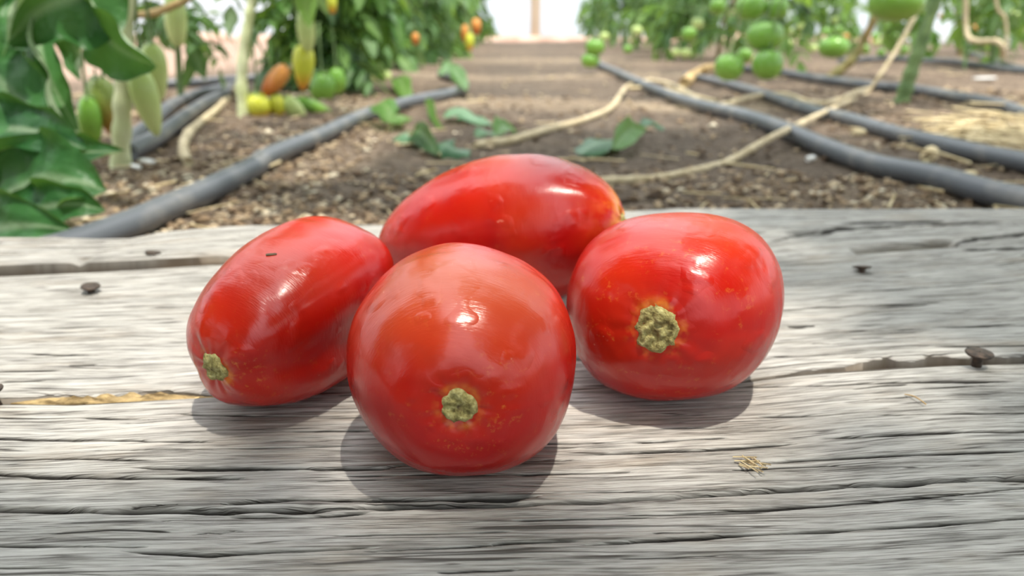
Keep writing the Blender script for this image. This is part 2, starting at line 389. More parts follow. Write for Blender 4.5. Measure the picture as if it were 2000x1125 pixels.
film_wall('wall_back', (-2.7, 7.4), (3.6, 7.4), 2.4, 24)
film_wall('wall_left', (-2.7, 0.6), (-2.7, 7.4), 2.2, 24)
film_wall('wall_right', (3.6, 0.8), (3.6, 7.4), 2.2, 24)
for k, (x, y) in enumerate([(0.21, 7.34), (-1.6, 7.34), (2.0, 7.34), (-2.64, 3.3), (-2.64, 5.4), (3.54, 3.6), (3.54, 5.6)]):
    tag(box('trim_%d' % (k + 1), (x - 0.045, y - 0.045, GZ - 0.05), (x + 0.045, y + 0.045, 2.3), M['post']), kind='structure')
def berm(name, a, b):
    pts = spline([np.array(a) + (np.array(b) - np.array(a)) * t + np.array([0, 0, 0.01 * math.sin(9 * t)]) for t in np.linspace(0, 1, 12)], 3)
    v, f = tube(pts, 0.075 + 0.012 * vnoise(np.arange(len(pts)) * 0.4, 0 * np.arange(len(pts)), 3), 10, True, 0.05, 3)
    tag(obj(name, mesh(name, v, f), M['berm']), kind='structure')
berm('baseboard_left', (-2.6, 0.7, GZ + 0.005), (-2.6, 7.3, GZ + 0.005))
berm('baseboard_back', (-2.5, 7.3, GZ - 0.02), (3.5, 7.3, GZ - 0.02))

# ------------------------------------------------------------------ the planks
J2 = [(-400, 792), (0, 786), (150, 787), (300, 779), (420, 772), (680, 765), (1130, 759), (1200, 756), (1450, 746), (1600, 730), (1750, 719), (1870, 714), (2000, 712), (2400, 704)]
S1 = [(-400, 546), (0, 538), (200, 530), (420, 518), (740, 512), (1100, 512), (1510, 512), (1660, 498), (1870, 482), (2000, 462), (2400, 430)]
BE = [(-400, 490), (0, 483), (110, 482), (200, 485), (260, 484), (320, 471), (400, 463), (500, 455), (735, 444), (1000, 425), (1230, 409), (1320, 404), (1500, 405), (1700, 406), (2000, 405), (2400, 405)]
def curve(pl):
    q = np.array([P(x, y) for x, y in pl]); return q[:, 0], q[:, 1]
XS = np.concatenate([np.linspace(-0.62, -0.30, 30)[:-1], np.linspace(-0.30, 0.30, 470), np.linspace(0.30, 0.62, 30)[1:]])
def yc(pl): cx, cy = curve(pl); return np.interp(XS, cx, cy)
def pxx(x, y):                             # forward projection of plank-top points, used to vary things along the boards
    z = y * cp + CAMH * sp; return 1000 + F * x / z
CR = [  # grain checks: pixel polyline, width px, depth mm
 ([(-100, 815), (0, 816), (60, 819), (160, 818), (300, 820)], 3, 1.2), ([(-100, 853), (0, 855), (70, 857), (170, 858), (420, 860)], 4, 1.6),
 ([(150, 878), (350, 876), (560, 874), (700, 870)], 3, 1.2), ([(-100, 896), (0, 896), (150, 896), (300, 897)], 3, 1.2),
 ([(250, 912), (380, 915), (560, 915), (740, 917), (800, 910)], 5, 2), ([(-100, 924), (0, 925), (130, 930), (300, 931), (480, 934)], 5, 2),
 ([(340, 810), (500, 813), (700, 813)], 2.5, 1), ([(560, 842), (640, 842), (720, 841)], 3, 1.2),
 ([(430, 985), (575, 974), (740, 976), (860, 973), (1000, 972), (1060, 968)], 7, 3), ([(450, 1011), (600, 1011), (720, 1003)], 4, 1.6),
 ([(-100, 1066), (0, 1067), (190, 1068), (290, 1068)], 5, 2), ([(240, 1077), (350, 1080), (420, 1084), (550, 1076), (740, 1070)], 6, 2.4),
 ([(650, 1048), (850, 1044), (1000, 1040)], 3, 1.2), ([(700, 1079), (860, 1072), (1010, 1064)], 3, 1.2), ([(-100, 1106), (150, 1106)], 3, 1), ([(850, 1117), (1010, 1112)], 3, 1),
 ([(-300, 990), (0, 992), (125, 995), (200, 998), (350, 996), (450, 999), (550, 996), (700, 992), (850, 989), (1000, 985), (1150, 982), (1350, 970), (1500, 960), (1700, 948), (1900, 938), (2000, 935), (2300, 925)], 9, 4.5),
 ([(1430, 761), (1600, 758), (1740, 752), (1990, 749)], 3, 1.2), ([(1100, 840), (1170, 837), (1235, 833)], 2.5, 1), ([(1480, 816), (1600, 813), (1690, 804)], 4, 1.5),
 ([(1700, 814), (1850, 811), (2060, 808)], 3, 1), ([(1150, 890), (1300, 882), (1430, 877), (1560, 869)], 3.5, 1.4), ([(1600, 858), (1690, 857), (1750, 852), (1880, 847), (2100, 844)], 4, 1.6),
 ([(1490, 907), (1600, 900), (1750, 891), (1900, 886), (2100, 880)], 4.5, 1.8), ([(1000, 929), (1150, 926), (1240, 924)], 4, 1.5), ([(1430, 922), (1530, 917), (1640, 913)], 3, 1),
 ([(1310, 1004), (1500, 996), (1600, 990), (1750, 978), (1900, 965), (2060, 948)], 3.5, 1.4), ([(960, 1064), (1050, 1060), (1130, 1058)], 4, 1.6),
 ([(1140, 1066), (1300, 1056), (1450, 1048), (1600, 1041), (1800, 1028), (2100, 1006)], 5.5, 2.2), ([(1240, 868), (1330, 862), (1420, 857)], 2.5, 1), ([(1280, 1012), (1100, 1017), (1000, 1019)][::-1], 3, 1),
 ([(1540, 638), (1590, 636)], 3, 1.2), ([(1640, 645), (1720, 646), (1830, 640), (1990, 634)], 3, 1.4), ([(1500, 698), (1560, 697), (1700, 690)], 2.5, 1), ([(1780, 678), (1900, 678), (2060, 676)], 2.5, 1),
 ([(-60, 724), (0, 723), (120, 720)], 2.5, 0.9), ([(0, 743), (90, 741)], 2.5, 0.9), ([(130, 711), (190, 710)], 2.5, 0.8), ([(60, 690), (190, 692)], 2, 0.7), ([(1560, 604), (1700, 598), (1840, 592)], 2, 0.8), ([(1700, 570), (1850, 560), (1990, 552)], 2, 0.7),
 ([(1500, 476), (1540, 464), (1580, 456), (1640, 446), (1760, 440), (1960, 432)], 5, 2.2), ([(1860, 474), (1904, 466), (2000, 456), (2100, 448)], 5, 1.8), ([(1876, 488), (1950, 485), (2060, 480)], 3, 1.2),
 ([(1640, 436), (1760, 434), (1850, 431)], 3, 1.0), ([(1250, 470), (1400, 462), (1500, 452)], 3, 1)]
def plank(name, front, back, hfun, seed, step, gapF, gapB, ncr, mat):
    yf, yb = yc(front) , yc(back)
    gF = yf + gapF(XS); gB = yb - gapB(XS)
    n = int(max((yb - yf)) / step) + 2
    s = np.linspace(0, 1, n)
    # rows: skirt, rounded shoulder, top, rounded shoulder, skirt
    S = np.concatenate([[0, 0, 0], s, [1, 1, 1]]); nr = len(S)
    X = np.repeat(XS[:, None], nr, 1); Y = yf[:, None] + (yb - yf)[:, None] * S[None]
    Y = np.minimum(np.maximum(Y, gF[:, None]), gB[:, None])       # the torn edges bite into the grain without bending it
    Zc = hfun(X, Y, S[None] + 0 * X)
    U = X + seed * 3.0; V = S[None] * (yb - yf).mean() + 0 * X
    wob = 0.0018 * fbm(U * 6, V * 20, 2, seed)
    Z = Zc + 0.0008 * fbm(U * 4, (V + wob) * 50, 2, seed + 1) + 0.0005 * fbm(U * 9, (V + wob) * 300, 3, seed + 2) + 0.00022 * vnoise(U * 45, (V + wob) * 1400, seed + 3)
    crack = np.zeros_like(Z); brown = np.zeros_like(Z)
    def cut(cx, cy, w, d, dirt=1.0):
        nonlocal Z, crack
        m = (XS > cx[0]) & (XS < cx[-1])
        if not m.any(): return
        xm = XS[m]; c = np.interp(xm, cx, cy) + 0.5 * w * fbm(xm * 260, 0 * xm, 2, seed + int(abs(cx[0]) * 1e4) % 97)
        e = np.minimum((xm - cx[0]), (cx[-1] - xm)) / (0.12 * (cx[-1] - cx[0]) + 1e-6)
        tp = np.clip(e, 0, 1) ** 0.5 * (0.85 + 0.7 * vnoise(xm * 110, 0 * xm, seed + 5 + int(abs(cy[0]) * 1e5) % 89))
        tp = np.clip(tp, 0.05, 1.2)
        dd = (Y[m] - c[:, None]) / (w * np.maximum(tp, 0.25)[:, None])
        g = np.exp(-np.abs(dd) ** 2.2) * np.minimum(tp, 1)[:, None]
        Z[m] -= d * g; crack[m] = np.maximum(crack[m], g * dirt)
    for pl, w, d in CR:
        q = np.array([P(x, y) for x, y in pl]); mid = pl[len(pl) // 2]
        k = abs(P(mid[0], mid[1] - 0.5)[1] - P(mid[0], mid[1] + 0.5)[1])
        cut(q[:, 0], q[:, 1], 0.5 * w * k * 1.05, d / 1000)
    rng = np.random.default_rng(seed)
    for _ in range(ncr):
        x0 = rng.uniform(-0.32, 0.3); L = rng.uniform(0.006, 0.05); s0 = rng.uniform(0.02, 0.98)
        cx = np.linspace(x0, x0 + L, 5); cy = np.interp(cx, XS, yf + (yb - yf) * s0) + rng.normal(size=5) * 0.0003
        cut(cx, cy, rng.uniform(0.00012, 0.00028) * (1 + 4 * max(0, cy[0] - 0.2)), rng.uniform(0.0003, 0.0008), 0.85)
    # shoulders
    ef = Y - gF[:, None]; eb = gB[:, None] - Y; r = 0.0010
    Z -= 0.0007 * np.exp(-(ef / r) ** 1.5) + 0.0006 * np.exp(-(eb / r) ** 1.5)
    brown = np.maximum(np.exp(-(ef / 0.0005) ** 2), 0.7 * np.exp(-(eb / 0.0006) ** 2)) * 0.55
    if seed == 8:                                                     # the knot hole is dark inside; the torn hollow's shading is painted in as brown
        kx, ky = P(1578, 452)[:2]; kn = np.exp(-(((X - kx) / 0.0085) ** 2 + ((Y - ky) / 0.0042) ** 2) ** 1.5); crack = np.maximum(crack, 0.9 * kn)
        a, b = P(1668, 492), P(1876, 474); hx = np.clip((X - a[0]) / (b[0] - a[0]), 0, 1); yy = a[1] + (b[1] - a[1]) * hx
        brown = np.maximum(brown, 0.85 * np.clip((X - a[0]) / 0.002, 0, 1) * np.clip((b[0] - X) / 0.004, 0, 1) * np.exp(-np.abs((Y - yy) / 0.0062) ** 6))
    top = Z.copy()
    for k, dz in ((0, 0.034), (1, 0.012), (2, 0.0035)):
        Z[:, k] = (Z[:, 3] * 0 - 0.034) if k == 0 else top[:, 3] - dz
        Z[:, nr - 1 - k] = -0.034 if k == 0 else top[:, nr - 4] - dz
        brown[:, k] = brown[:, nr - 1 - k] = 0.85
        crack[:, k] = crack[:, nr - 1 - k] = 0.0
    Y[:, 2] -= 0.0007; Y[:, nr - 3] += 0.0007; Y[:, :2] -= 0.0009; Y[:, nr - 2:] += 0.0009
    return X, Y, Z, U, V, crack, brown, hfun
def finish(root, name, dat, mat):
    X, Y, Z, U, V, crack, brown, _ = dat
    # end caps
    X = np.vstack([X[:1], X, X[-1:]]); Y = np.vstack([Y[:1], Y, Y[-1:]]); Z = np.vstack([0 * Z[:1] - 0.034, Z, 0 * Z[-1:] - 0.034])
    U = np.vstack([U[:1] - 0.03, U, U[-1:] + 0.03]); V = np.vstack([V[:1], V, V[-1:]]); crack = np.vstack([0 * crack[:1], crack, 0 * crack[:1]]); brown = np.vstack([0 * brown[:1] + .5, brown, 0 * brown[:1] + .5])
    me = mesh(name, np.stack([X, Y, Z], -1).reshape(-1, 3), gridfaces(X.shape[0], X.shape[1])[:, ::-1].copy())
    attr(me, 'crack', crack.ravel()); attr(me, 'brown', brown.ravel()); uvmap(me, np.stack([U.ravel(), V.ravel()], -1))
    return obj(name, me, mat, root, (-rootloc[0], -rootloc[1], -rootloc[2]))
rootloc = (0, 0.25, -0.034)
deck = empty('plank_deck', rootloc, 'weathered grey wooden planks nailed side by side under the four red tomatoes', 'boards')
# front board
FE = [(-3000, 1500), (0, 1500), (2000, 1500), (5000, 1500)]
def nz(x, f, s): return vnoise(np.asarray(x) * f, 0 * np.asarray(x), s)
def gap_front(x):                                                   # half gap on the front board's rear edge
    return 0.0009 + 0.0008 * (nz(x, 60, 1) + 0.5)
def gap_mid(x):                                                     # the middle board's front edge is broken at the right and rotten at the left
    p = pxx(x, 0.2)
    g = 0.0008 + 0.0022 * np.clip((p - 1450) / 150, 0, 1) + 0.0035 * np.clip((p - 1700) / 100, 0, 1) + 0.0042 * np.clip((430 - p) / 120, 0, 1)
    return g * (0.75 + 0.9 * (nz(x, 160, 4) * 0.6 + nz(x, 420, 5) * 0.5 + 0.3))
def h_front(X, Y, S): return 0 * X + 0.0002 + 0.0004 * np.sin(X * 9) + 0.0007 * (S > 0.9) * np.clip((S - 0.9) / 0.06, 0, 1)
def h_mid(X, Y, S): return 0 * X + 0.0004 * np.sin(X * 7 + 1)
def h_back(X, Y, S):
    p = pxx(X, 0.33)
    z = 0.0048 * np.clip((900 - p) / 500, 0, 1)
    z = z - 0.0016 * np.exp(-((p - 190) / 10) ** 2) * (S < 0.15)
    # long shallow hollow and the knot hole at the right
    py = 0
    kx, ky = P(1578, 452)[:2]
    d = ((X - kx) / 0.0085) ** 2 + ((Y - ky) / 0.0045) ** 2
    z = z - 0.011 * np.exp(-d ** 1.5)
    hx = np.clip((X - P(1668, 496)[0]) / (P(1876, 474)[0] - P(1668, 496)[0]), 0, 1)
    a, b = P(1668, 492), P(1876, 474); yy = a[1] + (b[1] - a[1]) * hx
    inx = np.clip((X - a[0]) / 0.002, 0, 1) * np.clip((b[0] - X) / 0.004, 0, 1)
    z = z - 0.0050 * inx * np.exp(-np.abs((Y - yy) / 0.0062) ** 6)
    return z
dF = plank('plank', FE, J2, h_front, 2, 0.00021, lambda x: 0 * x, gap_front, 130, M['wood'])
dM = plank('plank', J2, S1, h_mid, 5, 0.0003, gap_mid, lambda x: 0 * x + 0.0002, 120, M['wood'])
dB = plank('plank', S1, BE, h_back, 8, 0.0005, lambda x: 0.0003 + 0 * x, lambda x: 0.001 * (nz(x, 40, 6) + 0.5), 60, M['wood'])
for d in (dF, dM, dB): finish(deck, 'plank', d, M['wood'])
# cross battens below, on the soil, that hold the boards together
for x in (-0.5, 0.5):
    o = box('batten', (x - 0.03, 0.11, GZ - 0.03), (x + 0.03, 0.36, -0.0345), M['wood'], deck); o.location = (-rootloc[0], -rootloc[1], -rootloc[2])
# rotten fibre in the joint
def fibre(name, x0, x1, py0, py1, w, mat, seed, z0=-0.002, n=46):
    xs = np.linspace(x0, x1, n); V = []; k = 9
    for i, px in enumerate(xs):
        py = py0 + (py1 - py0) * i / (n - 1); c = P(px, py)
        e = min(1, 4 * min(i, n - 1 - i) / n + 0.15)
        for j in range(k):
            a = j / (k - 1) * 2 - 1
            V.append((c[0], c[1] + a * w * e * (1 + 0.5 * vnoise(i * 0.5, j, seed)), z0 + (0.0012 * (1 - a * a) + 0.0022 * vnoise(i * 0.33 + 0.1 * j, j * 0.9, seed + 1) + 0.001 * vnoise(i * 0.9, j * 1.7, seed + 2)) * e - 0.003 * a ** 6))
    o = obj(name, mesh(name, V, gridfaces(n, k)), mat, deck, (-rootloc[0], -rootloc[1], -rootloc[2])); return o
tag(fibre('rotten_fibre', 20, 430, 781, 770, 0.0034, M['rot'], 3, -0.0012), 'crumbling yellow rotten wood in the joint')
tag(fibre('rotten_fibre', 1560, 1880, 728, 709, 0.0030, M['rotdark'], 13, -0.0042), 'dark splintered wood in the joint')
tag(fibre('rotten_fibre', 1850, 2060, 709, 702, 0.0034, M['rotdark'], 23, -0.0036), 'dark splintered wood beside the tall nail')
def nail(px, py, headr, h, tilt=(0, 0), z=0.0, deep=0.012):
    b = P(px, py, z); v, f = lathe([(0.0005, -deep), (headr * 0.36, -deep + 0.002), (headr * 0.36, h - 0.0016), (headr * 0.42, h - 0.001), (headr * 0.94, h - 0.0004), (headr, h), (headr * 0.97, h + 0.0003), (headr * 0.55, h + 0.00055), (0.0002, h + 0.0006)], 28)
    R = Matrix.Rotation(tilt[0], 3, 'X') @ Matrix.Rotation(tilt[1], 3, 'Y')
    v = np.asarray(v); v = v * (1 + 0.05 * vnoise(v * 900, v[:, ::-1] * 900, int(px)) ) if False else v
    v = np.array([R @ Vector(q) for q in v]) + b - np.array(rootloc)
    o = obj('nail', mesh('nail', v, f), M['iron'], deck); o['label'] = 'dark rusty nail head'; return o
nail(1905, 722, 0.0040, 0.0056, (0.05, 0.0)); nail(178, 571, 0.0036, 0.0026, (0.1, 0.12)); nail(1683, 533, 0.0038, 0.0026, (-0.25, 0.0))
nail(299, 498, 0.0034, 0.0012, (-0.1, 0.15), 0.0043); nail(-6, 791, 0.0036, 0.0045, (0.1, -0.2))

# ------------------------------------------------------------------ the four tomatoes
NTH, NPH = 128, 110
def tomato(label, prm, seed, scar_r, dull, orange, dimple, wr, yellow=0.0, off_scar=(0, 0)):
    px, py, az, el, L, L2, R, nn, tp, a2, p2, a3, p3, bend, a4, p4, a5, p5 = prm
    th = np.linspace(0, 2 * np.pi, NTH, endpoint=False)[None]
    t = (np.pi * (np.linspace(0, 1, NPH) ** 1.25))[:, None]; t[0] = 1e-3; t[-1] = np.pi - 1e-3
    def shp(th, t):
        c, s = np.cos(t), np.sin(t); rho = (np.abs(c) ** nn + np.abs(s) ** nn) ** (-1 / nn)
        z = np.where(c > 0, L, L2) * rho * c; r = R * rho * s * (1 + tp * c)
        r = r * (1 + a2 * np.cos(2 * (th - p2)) + a3 * np.cos(3 * (th - p3)) + a4 * np.cos(4 * (th - p4)) + a5 * np.cos(5 * (th - p5)))
        z = z + 0 * th; return r * np.cos(th) + bend * (z / .04) ** 2 * .01, r * np.sin(th), z, r
    x, y, z, r = shp(th, t)
    A = np.array([math.cos(el) * math.sin(az), -math.cos(el) * math.cos(az), math.sin(el)])
    Xa = np.cross([0, 0, 1.], A); Xa /= np.linalg.norm(Xa); Ya = np.cross(A, Xa)
    zoff = -(x * Xa[2] + y * Ya[2] + z * A[2]).min() - 0.0005
    top = z > 0
    dz = dimple * np.exp(-(r / (scar_r * 1.9)) ** 2) * top
    # pleats running into the stem scar, slight lobes
    pl = (0.6 * np.sin(5 * th + seed) + 0.5 * np.sin(9 * th + 2 * seed) + 0.4 * np.sin(14 * th + seed * 3))
    z = z - dz - wr * pl * np.exp(-((r - scar_r * 1.5) / (scar_r * 0.9)) ** 2) * top
    # a few dents
    rng = np.random.default_rng(seed)
    v = np.stack([x, y, z + 0 * x], -1).reshape(-1, 3)
    rr = np.broadcast_to(r, x.shape).ravel(); tt = np.broadcast_to(top, x.shape).ravel()
    lump = 0.0004 * fbm(th * 2 / np.pi * 4, t * 6 + seed, 2, seed) * np.sin(t)
    v *= (1 + (lump.ravel() / R))[:, None]
    f = [tuple(q) for q in gridfaces(NPH, NTH, 0, True)]; f.append(tuple(range(NTH))[::-1]); f.append(tuple(range((NPH - 1) * NTH, NPH * NTH)))
    root = empty('tomato', (px, py, zoff), label, 'tomato')
    root.matrix_world = Matrix(((Xa[0], Ya[0], A[0], px), (Xa[1], Ya[1], A[1], py), (Xa[2], Ya[2], A[2], zoff), (0, 0, 0, 1)))
    me = mesh('skin', v, f)
    st = np.exp(-(rr / (scar_r * 2.6)) ** 1.5) * tt
    attr(me, 'stem', st); attr(me, 'ring', np.clip(np.exp(-((rr - scar_r * 1.08) / (scar_r * 0.22)) ** 2) * tt, 0, 1) * 0.6)
    cd_ = np.exp(-((v[:, 2] - L * 0.55) / (L * 0.5)) ** 2) * np.clip((v @ np.array([Xa[2], Ya[2], A[2]])) / R * 1.2 - 0.25, 0, 1)
    attr(me, 'dull', np.clip(cd_, 0, 1)); attr(me, 'yellow', yellow * np.clip(np.exp(-(rr / (scar_r * 3.2)) ** 2) * tt, 0, 1))
    obj('skin', me, mat_tomato(seed, dull, orange), root)
    # corky stem scar: a lumpy disc with a raised rim and a pit
    n, m = 40, 14; V = []; pit = []
    z0 = L - dimple + 0.0002
    # height of the skin at the scar rim
    zr = float(v[(rr < scar_r * 1.02) & tt, 2].max()) - 0.0004
    bx = bend * (L / .04) ** 2 * .01
    for i in range(m):
        q = i / (m - 1)
        for j in range(n):
            a = 2 * math.pi * j / n; w = scar_r * q * (1 + 0.13 * vnoise(math.cos(a) * 3 + 5, math.sin(a) * 3 + 5, seed) * 2 + 0.05 * math.sin(3 * a + seed))
            h = zr + 0.0009 - 0.0013 * max(0, q - 0.8) / 0.2 + 0.0013 * float(vnoise(w * math.cos(a) * 900 + 50, w * math.sin(a) * 900 + 50, seed)) + 0.0002 * math.exp(-(q / 0.25) ** 2)
            V.append((bx + w * math.cos(a), w * math.sin(a), h)); pit.append(0.85 * math.exp(-(q / 0.16) ** 2) + 0.5 * max(0.0, 1 - abs(float(vnoise(math.cos(a) * q * 3 + 9, math.sin(a) * q * 3 + 9, seed + 3))) * 14) * (q < 0.8))
    me = mesh('stem_scar', V, gridfaces(m, n, 0, True)); attr(me, 'pit', np.clip(pit, 0, 1))
    o = obj('stem_scar', me, M['scar'], root); o['label'] = 'corky yellowish green stem scar'
    return root
TF = [-0.0116, 0.1697, -0.0056, 0.0643, 0.0319, 0.0289, 0.0266, 2.2394, -0.0241, 0.0201, -0.2911, -0.004, -1.2197, 0.18, -0.0093, -0.0147, -0.0115, -0.1202]
TR = [0.0433, 0.1995, -0.3512, 0.104, 0.0253, 0.04, 0.0278, 2.1603, -0.0875, 0.0692, 0.2422, 0.0137, -1.7584, 0.1009, -0.0217, 0.0694, -0.0034, -0.1365]
TL = [-0.0589, 0.2075, -0.4624, -0.1225, 0.0378, 0.028, 0.0235, 2.2359, -0.0261, -0.0616, -0.4355, -0.0212, -0.4143, 0.202, -0.0275, 0.116, -0.0407, -0.1465]
TB = [-0.0048, 0.276, 1.3138, 0.1923, 0.0483, 0.0457, 0.0277, 1.9257, 0.0856, 0.005, -2.1073, -0.0112, -0.5947, -0.4327, -0.0034, 0.7415, -0.0009, -0.5051]
tomato('round red tomato in front of the other three, stem scar facing the viewer', TF, 1, 0.0039, 0.75, 0.5, 0.0026, 0.00008)
tomato('red tomato at the right with the largest cracked stem scar', TR, 2, 0.0062, 0.0, 0.7, 0.0022, 0.0001)
tomato('red tomato lying at the left with a wrinkled dent and a seed on top', TL, 3, 0.0043, 0.35, 0.4, 0.0016, 0.00015)
tomato('longest red tomato, lying crosswise behind the other three', TB, 4, 0.0030, 0.0, 0.9, 0.0018, 0.0003, 0.9)

# ------------------------------------------------------------------ pipes, twine, litter
def gpath(pl, lift, n=6, sm=True):
    q = []
    for x, y in pl:
        p = P(x, y, GZ + lift); q.append(p)
    q = spline(q, n); q[:, 2] = gz(q[:, 0], q[:, 1]) + lift; 
    if sm:
        z = q[:, 2].copy()
        for _ in range(6): z[1:-1] = (z[:-2] + z[1:-1] + z[2:]) / 3
        q[:, 2] = z
    return q
def pipe(label, pl, r=0.0100, tail=None):
    q = gpath(pl, r * 1.2)
    if tail is not None: q = np.vstack([q, tail])
    v, f = tube(q, r, 18)
    b = q[len(q) // 2]; b = np.array([b[0], b[1], b[2] - r])
    o = obj('irrigation_pipe', mesh('irrigation_pipe', v - b, f), M['hose'], None, b)
    return tag(o, label, 'pipe', 'black irrigation pipes')
pipe('black irrigation pipe running from the left end of the boards to the path', [(40, 506), (155, 471), (267, 427), (355, 387), (444, 347), (500, 320), (518, 303 + 7), (593, 278), (648, 253), (703, 231), (744, 218), (786, 207), (841, 194), (882, 182), (904, 170), (906, 161), (890, 153), (860, 146)])
pipe('black pipe lying nearest the boards on the right', [(2140, 425), (2000, 390), (1900, 368), (1793, 342), (1700, 318), (1600, 287), (1500, 252), (1400, 213), (1300, 179), (1230, 154), (1180, 130), (1165, 118)])
pipe('second black pipe out from the boards on the right, ending by straw', [(2140, 350), (2000, 320), (1884, 296), (1793, 272), (1702, 248), (1627, 225), (1545, 200), (1460, 175), (1400, 160), (1340, 148)], 0.0095)
pipe('black pipe passing behind the foot of the thick green stem', [(2120, 248), (2000, 225), (1959, 215), (1884, 201), (1793, 186), (1702, 178), (1627, 166), (1551, 151), (1500, 143), (1440, 137)], 0.0095)
pipe('farthest black pipe crossing under the right plants', [(2120, 148), (2000, 139), (1914, 128), (1853, 122), (1805, 119), (1748, 114), (1687, 115), (1640, 119)], 0.010)
pipe('short far pipe slanting at the right edge under the loops of string', [(2100, 146), (2030, 140), (1965, 128), (1930, 116), (1896, 104), (1870, 98)], 0.010)
pipe('lower of the two paired black pipes behind the pale stem at left', [(250, 302), (289, 284), (333, 255), (378, 225), (422, 203), (444, 194), (480, 186)], 0.0095)
pipe('upper of the two paired black pipes behind the pale stem at left', [(240, 290), (276, 262), (320, 229), (356, 206), (391, 193), (444, 183), (480, 179)], 0.0095)
pipe('straight far pipe crossing behind the left plants', [(200, 169), (307, 167), (364, 165), (444, 159), (520, 156)], 0.010)

def twine(name, label, q, r, mat='twine', seed=1, cat='string', group=None):
    q = np.asarray(q); v, f = tube(q, r * (1 + 0.25 * nz(np.arange(len(q)) * 1.0, 0.35, seed)), 8, True, 0.06, seed)
    b = q[q[:, 2].argmin()].copy(); o = obj(name, mesh(name, v - b, f), M[mat], None, b)
    return tag(o, label, cat, group)
g1 = gpath([(1172, 349), (1230, 349), (1290, 345), (1400, 324), (1450, 300)], 0.004)
g1b = [P(x, y, z) for x, y, z in ((1500, 272, -0.016), (1540, 253, -0.013), (1600, 224, -0.018), (1660, 197, -0.024), (1690, 185, -0.026))]
D1 = g1b[-1][1]; g1c = [PD(1720, 145, D1 + .01), PD(1752, 95, D1 + .03), PD(1785, 35, D1 + .05), PD(1806, -5, D1 + .06), PD(1850, -90, D1 + .1), PD(1950, -300, D1 + .15)]
twine('twine', 'pale twine lying across the first pipe and rising to the green stem', spline(list(g1[::5]) + g1b + g1c, 6), 0.0042, 'twine', 1)
twine('twine', 'pale twine winding along the bare path behind the tomatoes', gpath([(926, 282), (965, 278), (1010, 272), (1080, 250), (1150, 232), (1195, 208), (1210, 185), (1228, 166), (1272, 160), (1313, 167), (1345, 180), (1376, 199)], 0.006, 6), 0.0050, 'twine', 2)
twine('twine', 'pale twine between the two right pipes joining the rising twine', gpath([(1385, 207), (1400, 203), (1450, 191), (1491, 186), (1536, 186), (1581, 199), (1612, 201), (1657, 193), (1693, 183)], 0.012, 6), 0.0052, 'twine', 3)
q = gpath([(368, 318), (358, 298), (364, 272), (385, 250), (420, 226), (448, 200)], 0.006); Dl = q[-1][1]
twine('twine', 'pale twine hanging down the left stem and trailing on the soil', spline(list(q[::5]) + [PD(463, 172, Dl), PD(473, 135, Dl - .02), PD(481, 90, Dl - .02), PD(486, 40, Dl - .02), PD(489, -10, Dl - .02), PD(492, -200, Dl)], 6), 0.0056, 'twine', 4)
twine('twine', 'tan twine strung to the pale stem at the upper left', spline([PD(215, 22, .93), PD(235, 26, .93), PD(262, 29, .92), PD(300, 26, .92), PD(338, 11, .92), PD(372, -6, .92), PD(450, -60, .92)], 6), 0.0040, 'stalk', 5)
twine('twine', 'tan string looping down at the upper right edge', spline([PD(1884, -80, 2.4), PD(1886, 0, 2.4), PD(1886, 45, 2.4), PD(1892, 74, 2.38), PD(1912, 81, 2.35), PD(1944, 80, 2.3), PD(1958, 91, 2.28), PD(1960, 110, 2.3)], 6), 0.0075, 'twine', 6)
twine('twine', 'thin string hanging at the far upper right', spline([PD(1940, -60, 2.4), PD(1947, 12, 2.4), PD(1961, 32, 2.4), PD(1966, 60, 2.4), PD(1966, 92, 2.4)], 6), 0.0042, 'twine', 7)
q = gpath([(1336, 163), (1362, 146)], 0.012)
twine('dry_stalk', 'thick dry orange brown stalk lying below the green tomatoes', spline([q[0], q[-1] + np.array([0, 0, .008]), P(1396, 131, GZ + .03), P(1450, 121, GZ + .03), P(1490, 106, GZ + .035)], 6), np.linspace(0.015, 0.007, 25) if True else 0, 'stalk', 8, 'stalk')
twine('dry_stalk', 'dry flat stem trodden along the path near the second pipe', gpath([(1230, 170), (1290, 172), (1330, 178), (1400, 195)][::-1], 0.006), 0.004, 'straw', 9, 'stalk')

def slab(name, label, cat, c, length, width, th, az, mat, tilt=0.0, bend=0.0, group=None):
    n = 8; V = []
    for i in range(n):
        t = i / (n - 1) - 0.5
        for j in range(8):
            a = 2 * math.pi * j / 8; taper = 1 - 0.35 * abs(2 * t) ** 4
            V.append((t * length, 0.5 * width * math.cos(a) * taper, th * 0.5 * (math.sin(a)) * taper + tilt * t * length + bend * (1 - 4 * t * t)))
    R = Matrix.Rotation(az, 3, 'Z'); V = [tuple(R @ Vector(p)) for p in V]
    f = [tuple(q) for q in gridfaces(n, 8, 0, True)] + [tuple(range(8))[::-1], tuple(range((n - 1) * 8, n * 8))]
    return tag(obj(name, mesh(name, V, f), mat, None, c), label, cat, group)
def gp(px, py, up): p = P(px, py, GZ + up); p[2] = gz(p[0], p[1]) + up + 0.002; return p
slab('plastic_clip', 'lower white plastic clip on the soil at the foot of the pale stem', 'clip', gp(266, 331, 0.006), 0.020, 0.006, 0.004, -0.75, M['white'], 0)
slab('plastic_clip', 'upper white plastic clip on the soil beside the pale stem', 'clip', gp(288, 320, 0.006), 0.022, 0.010, 0.004, -0.6, M['white'], 0)
slab('plastic_strip', 'white plastic strip on dark soil between far right pipes', 'strip', gp(1922, 155, 0.008), 0.065, 0.020, 0.006, 0.25, M['white'], 0)
slab('wood_chip', 'pale wood chip beside the second right pipe', 'chip', gp(1815, 305, 0.010), 0.024, 0.016, 0.014, 0.9, M['straw'], 0.2)
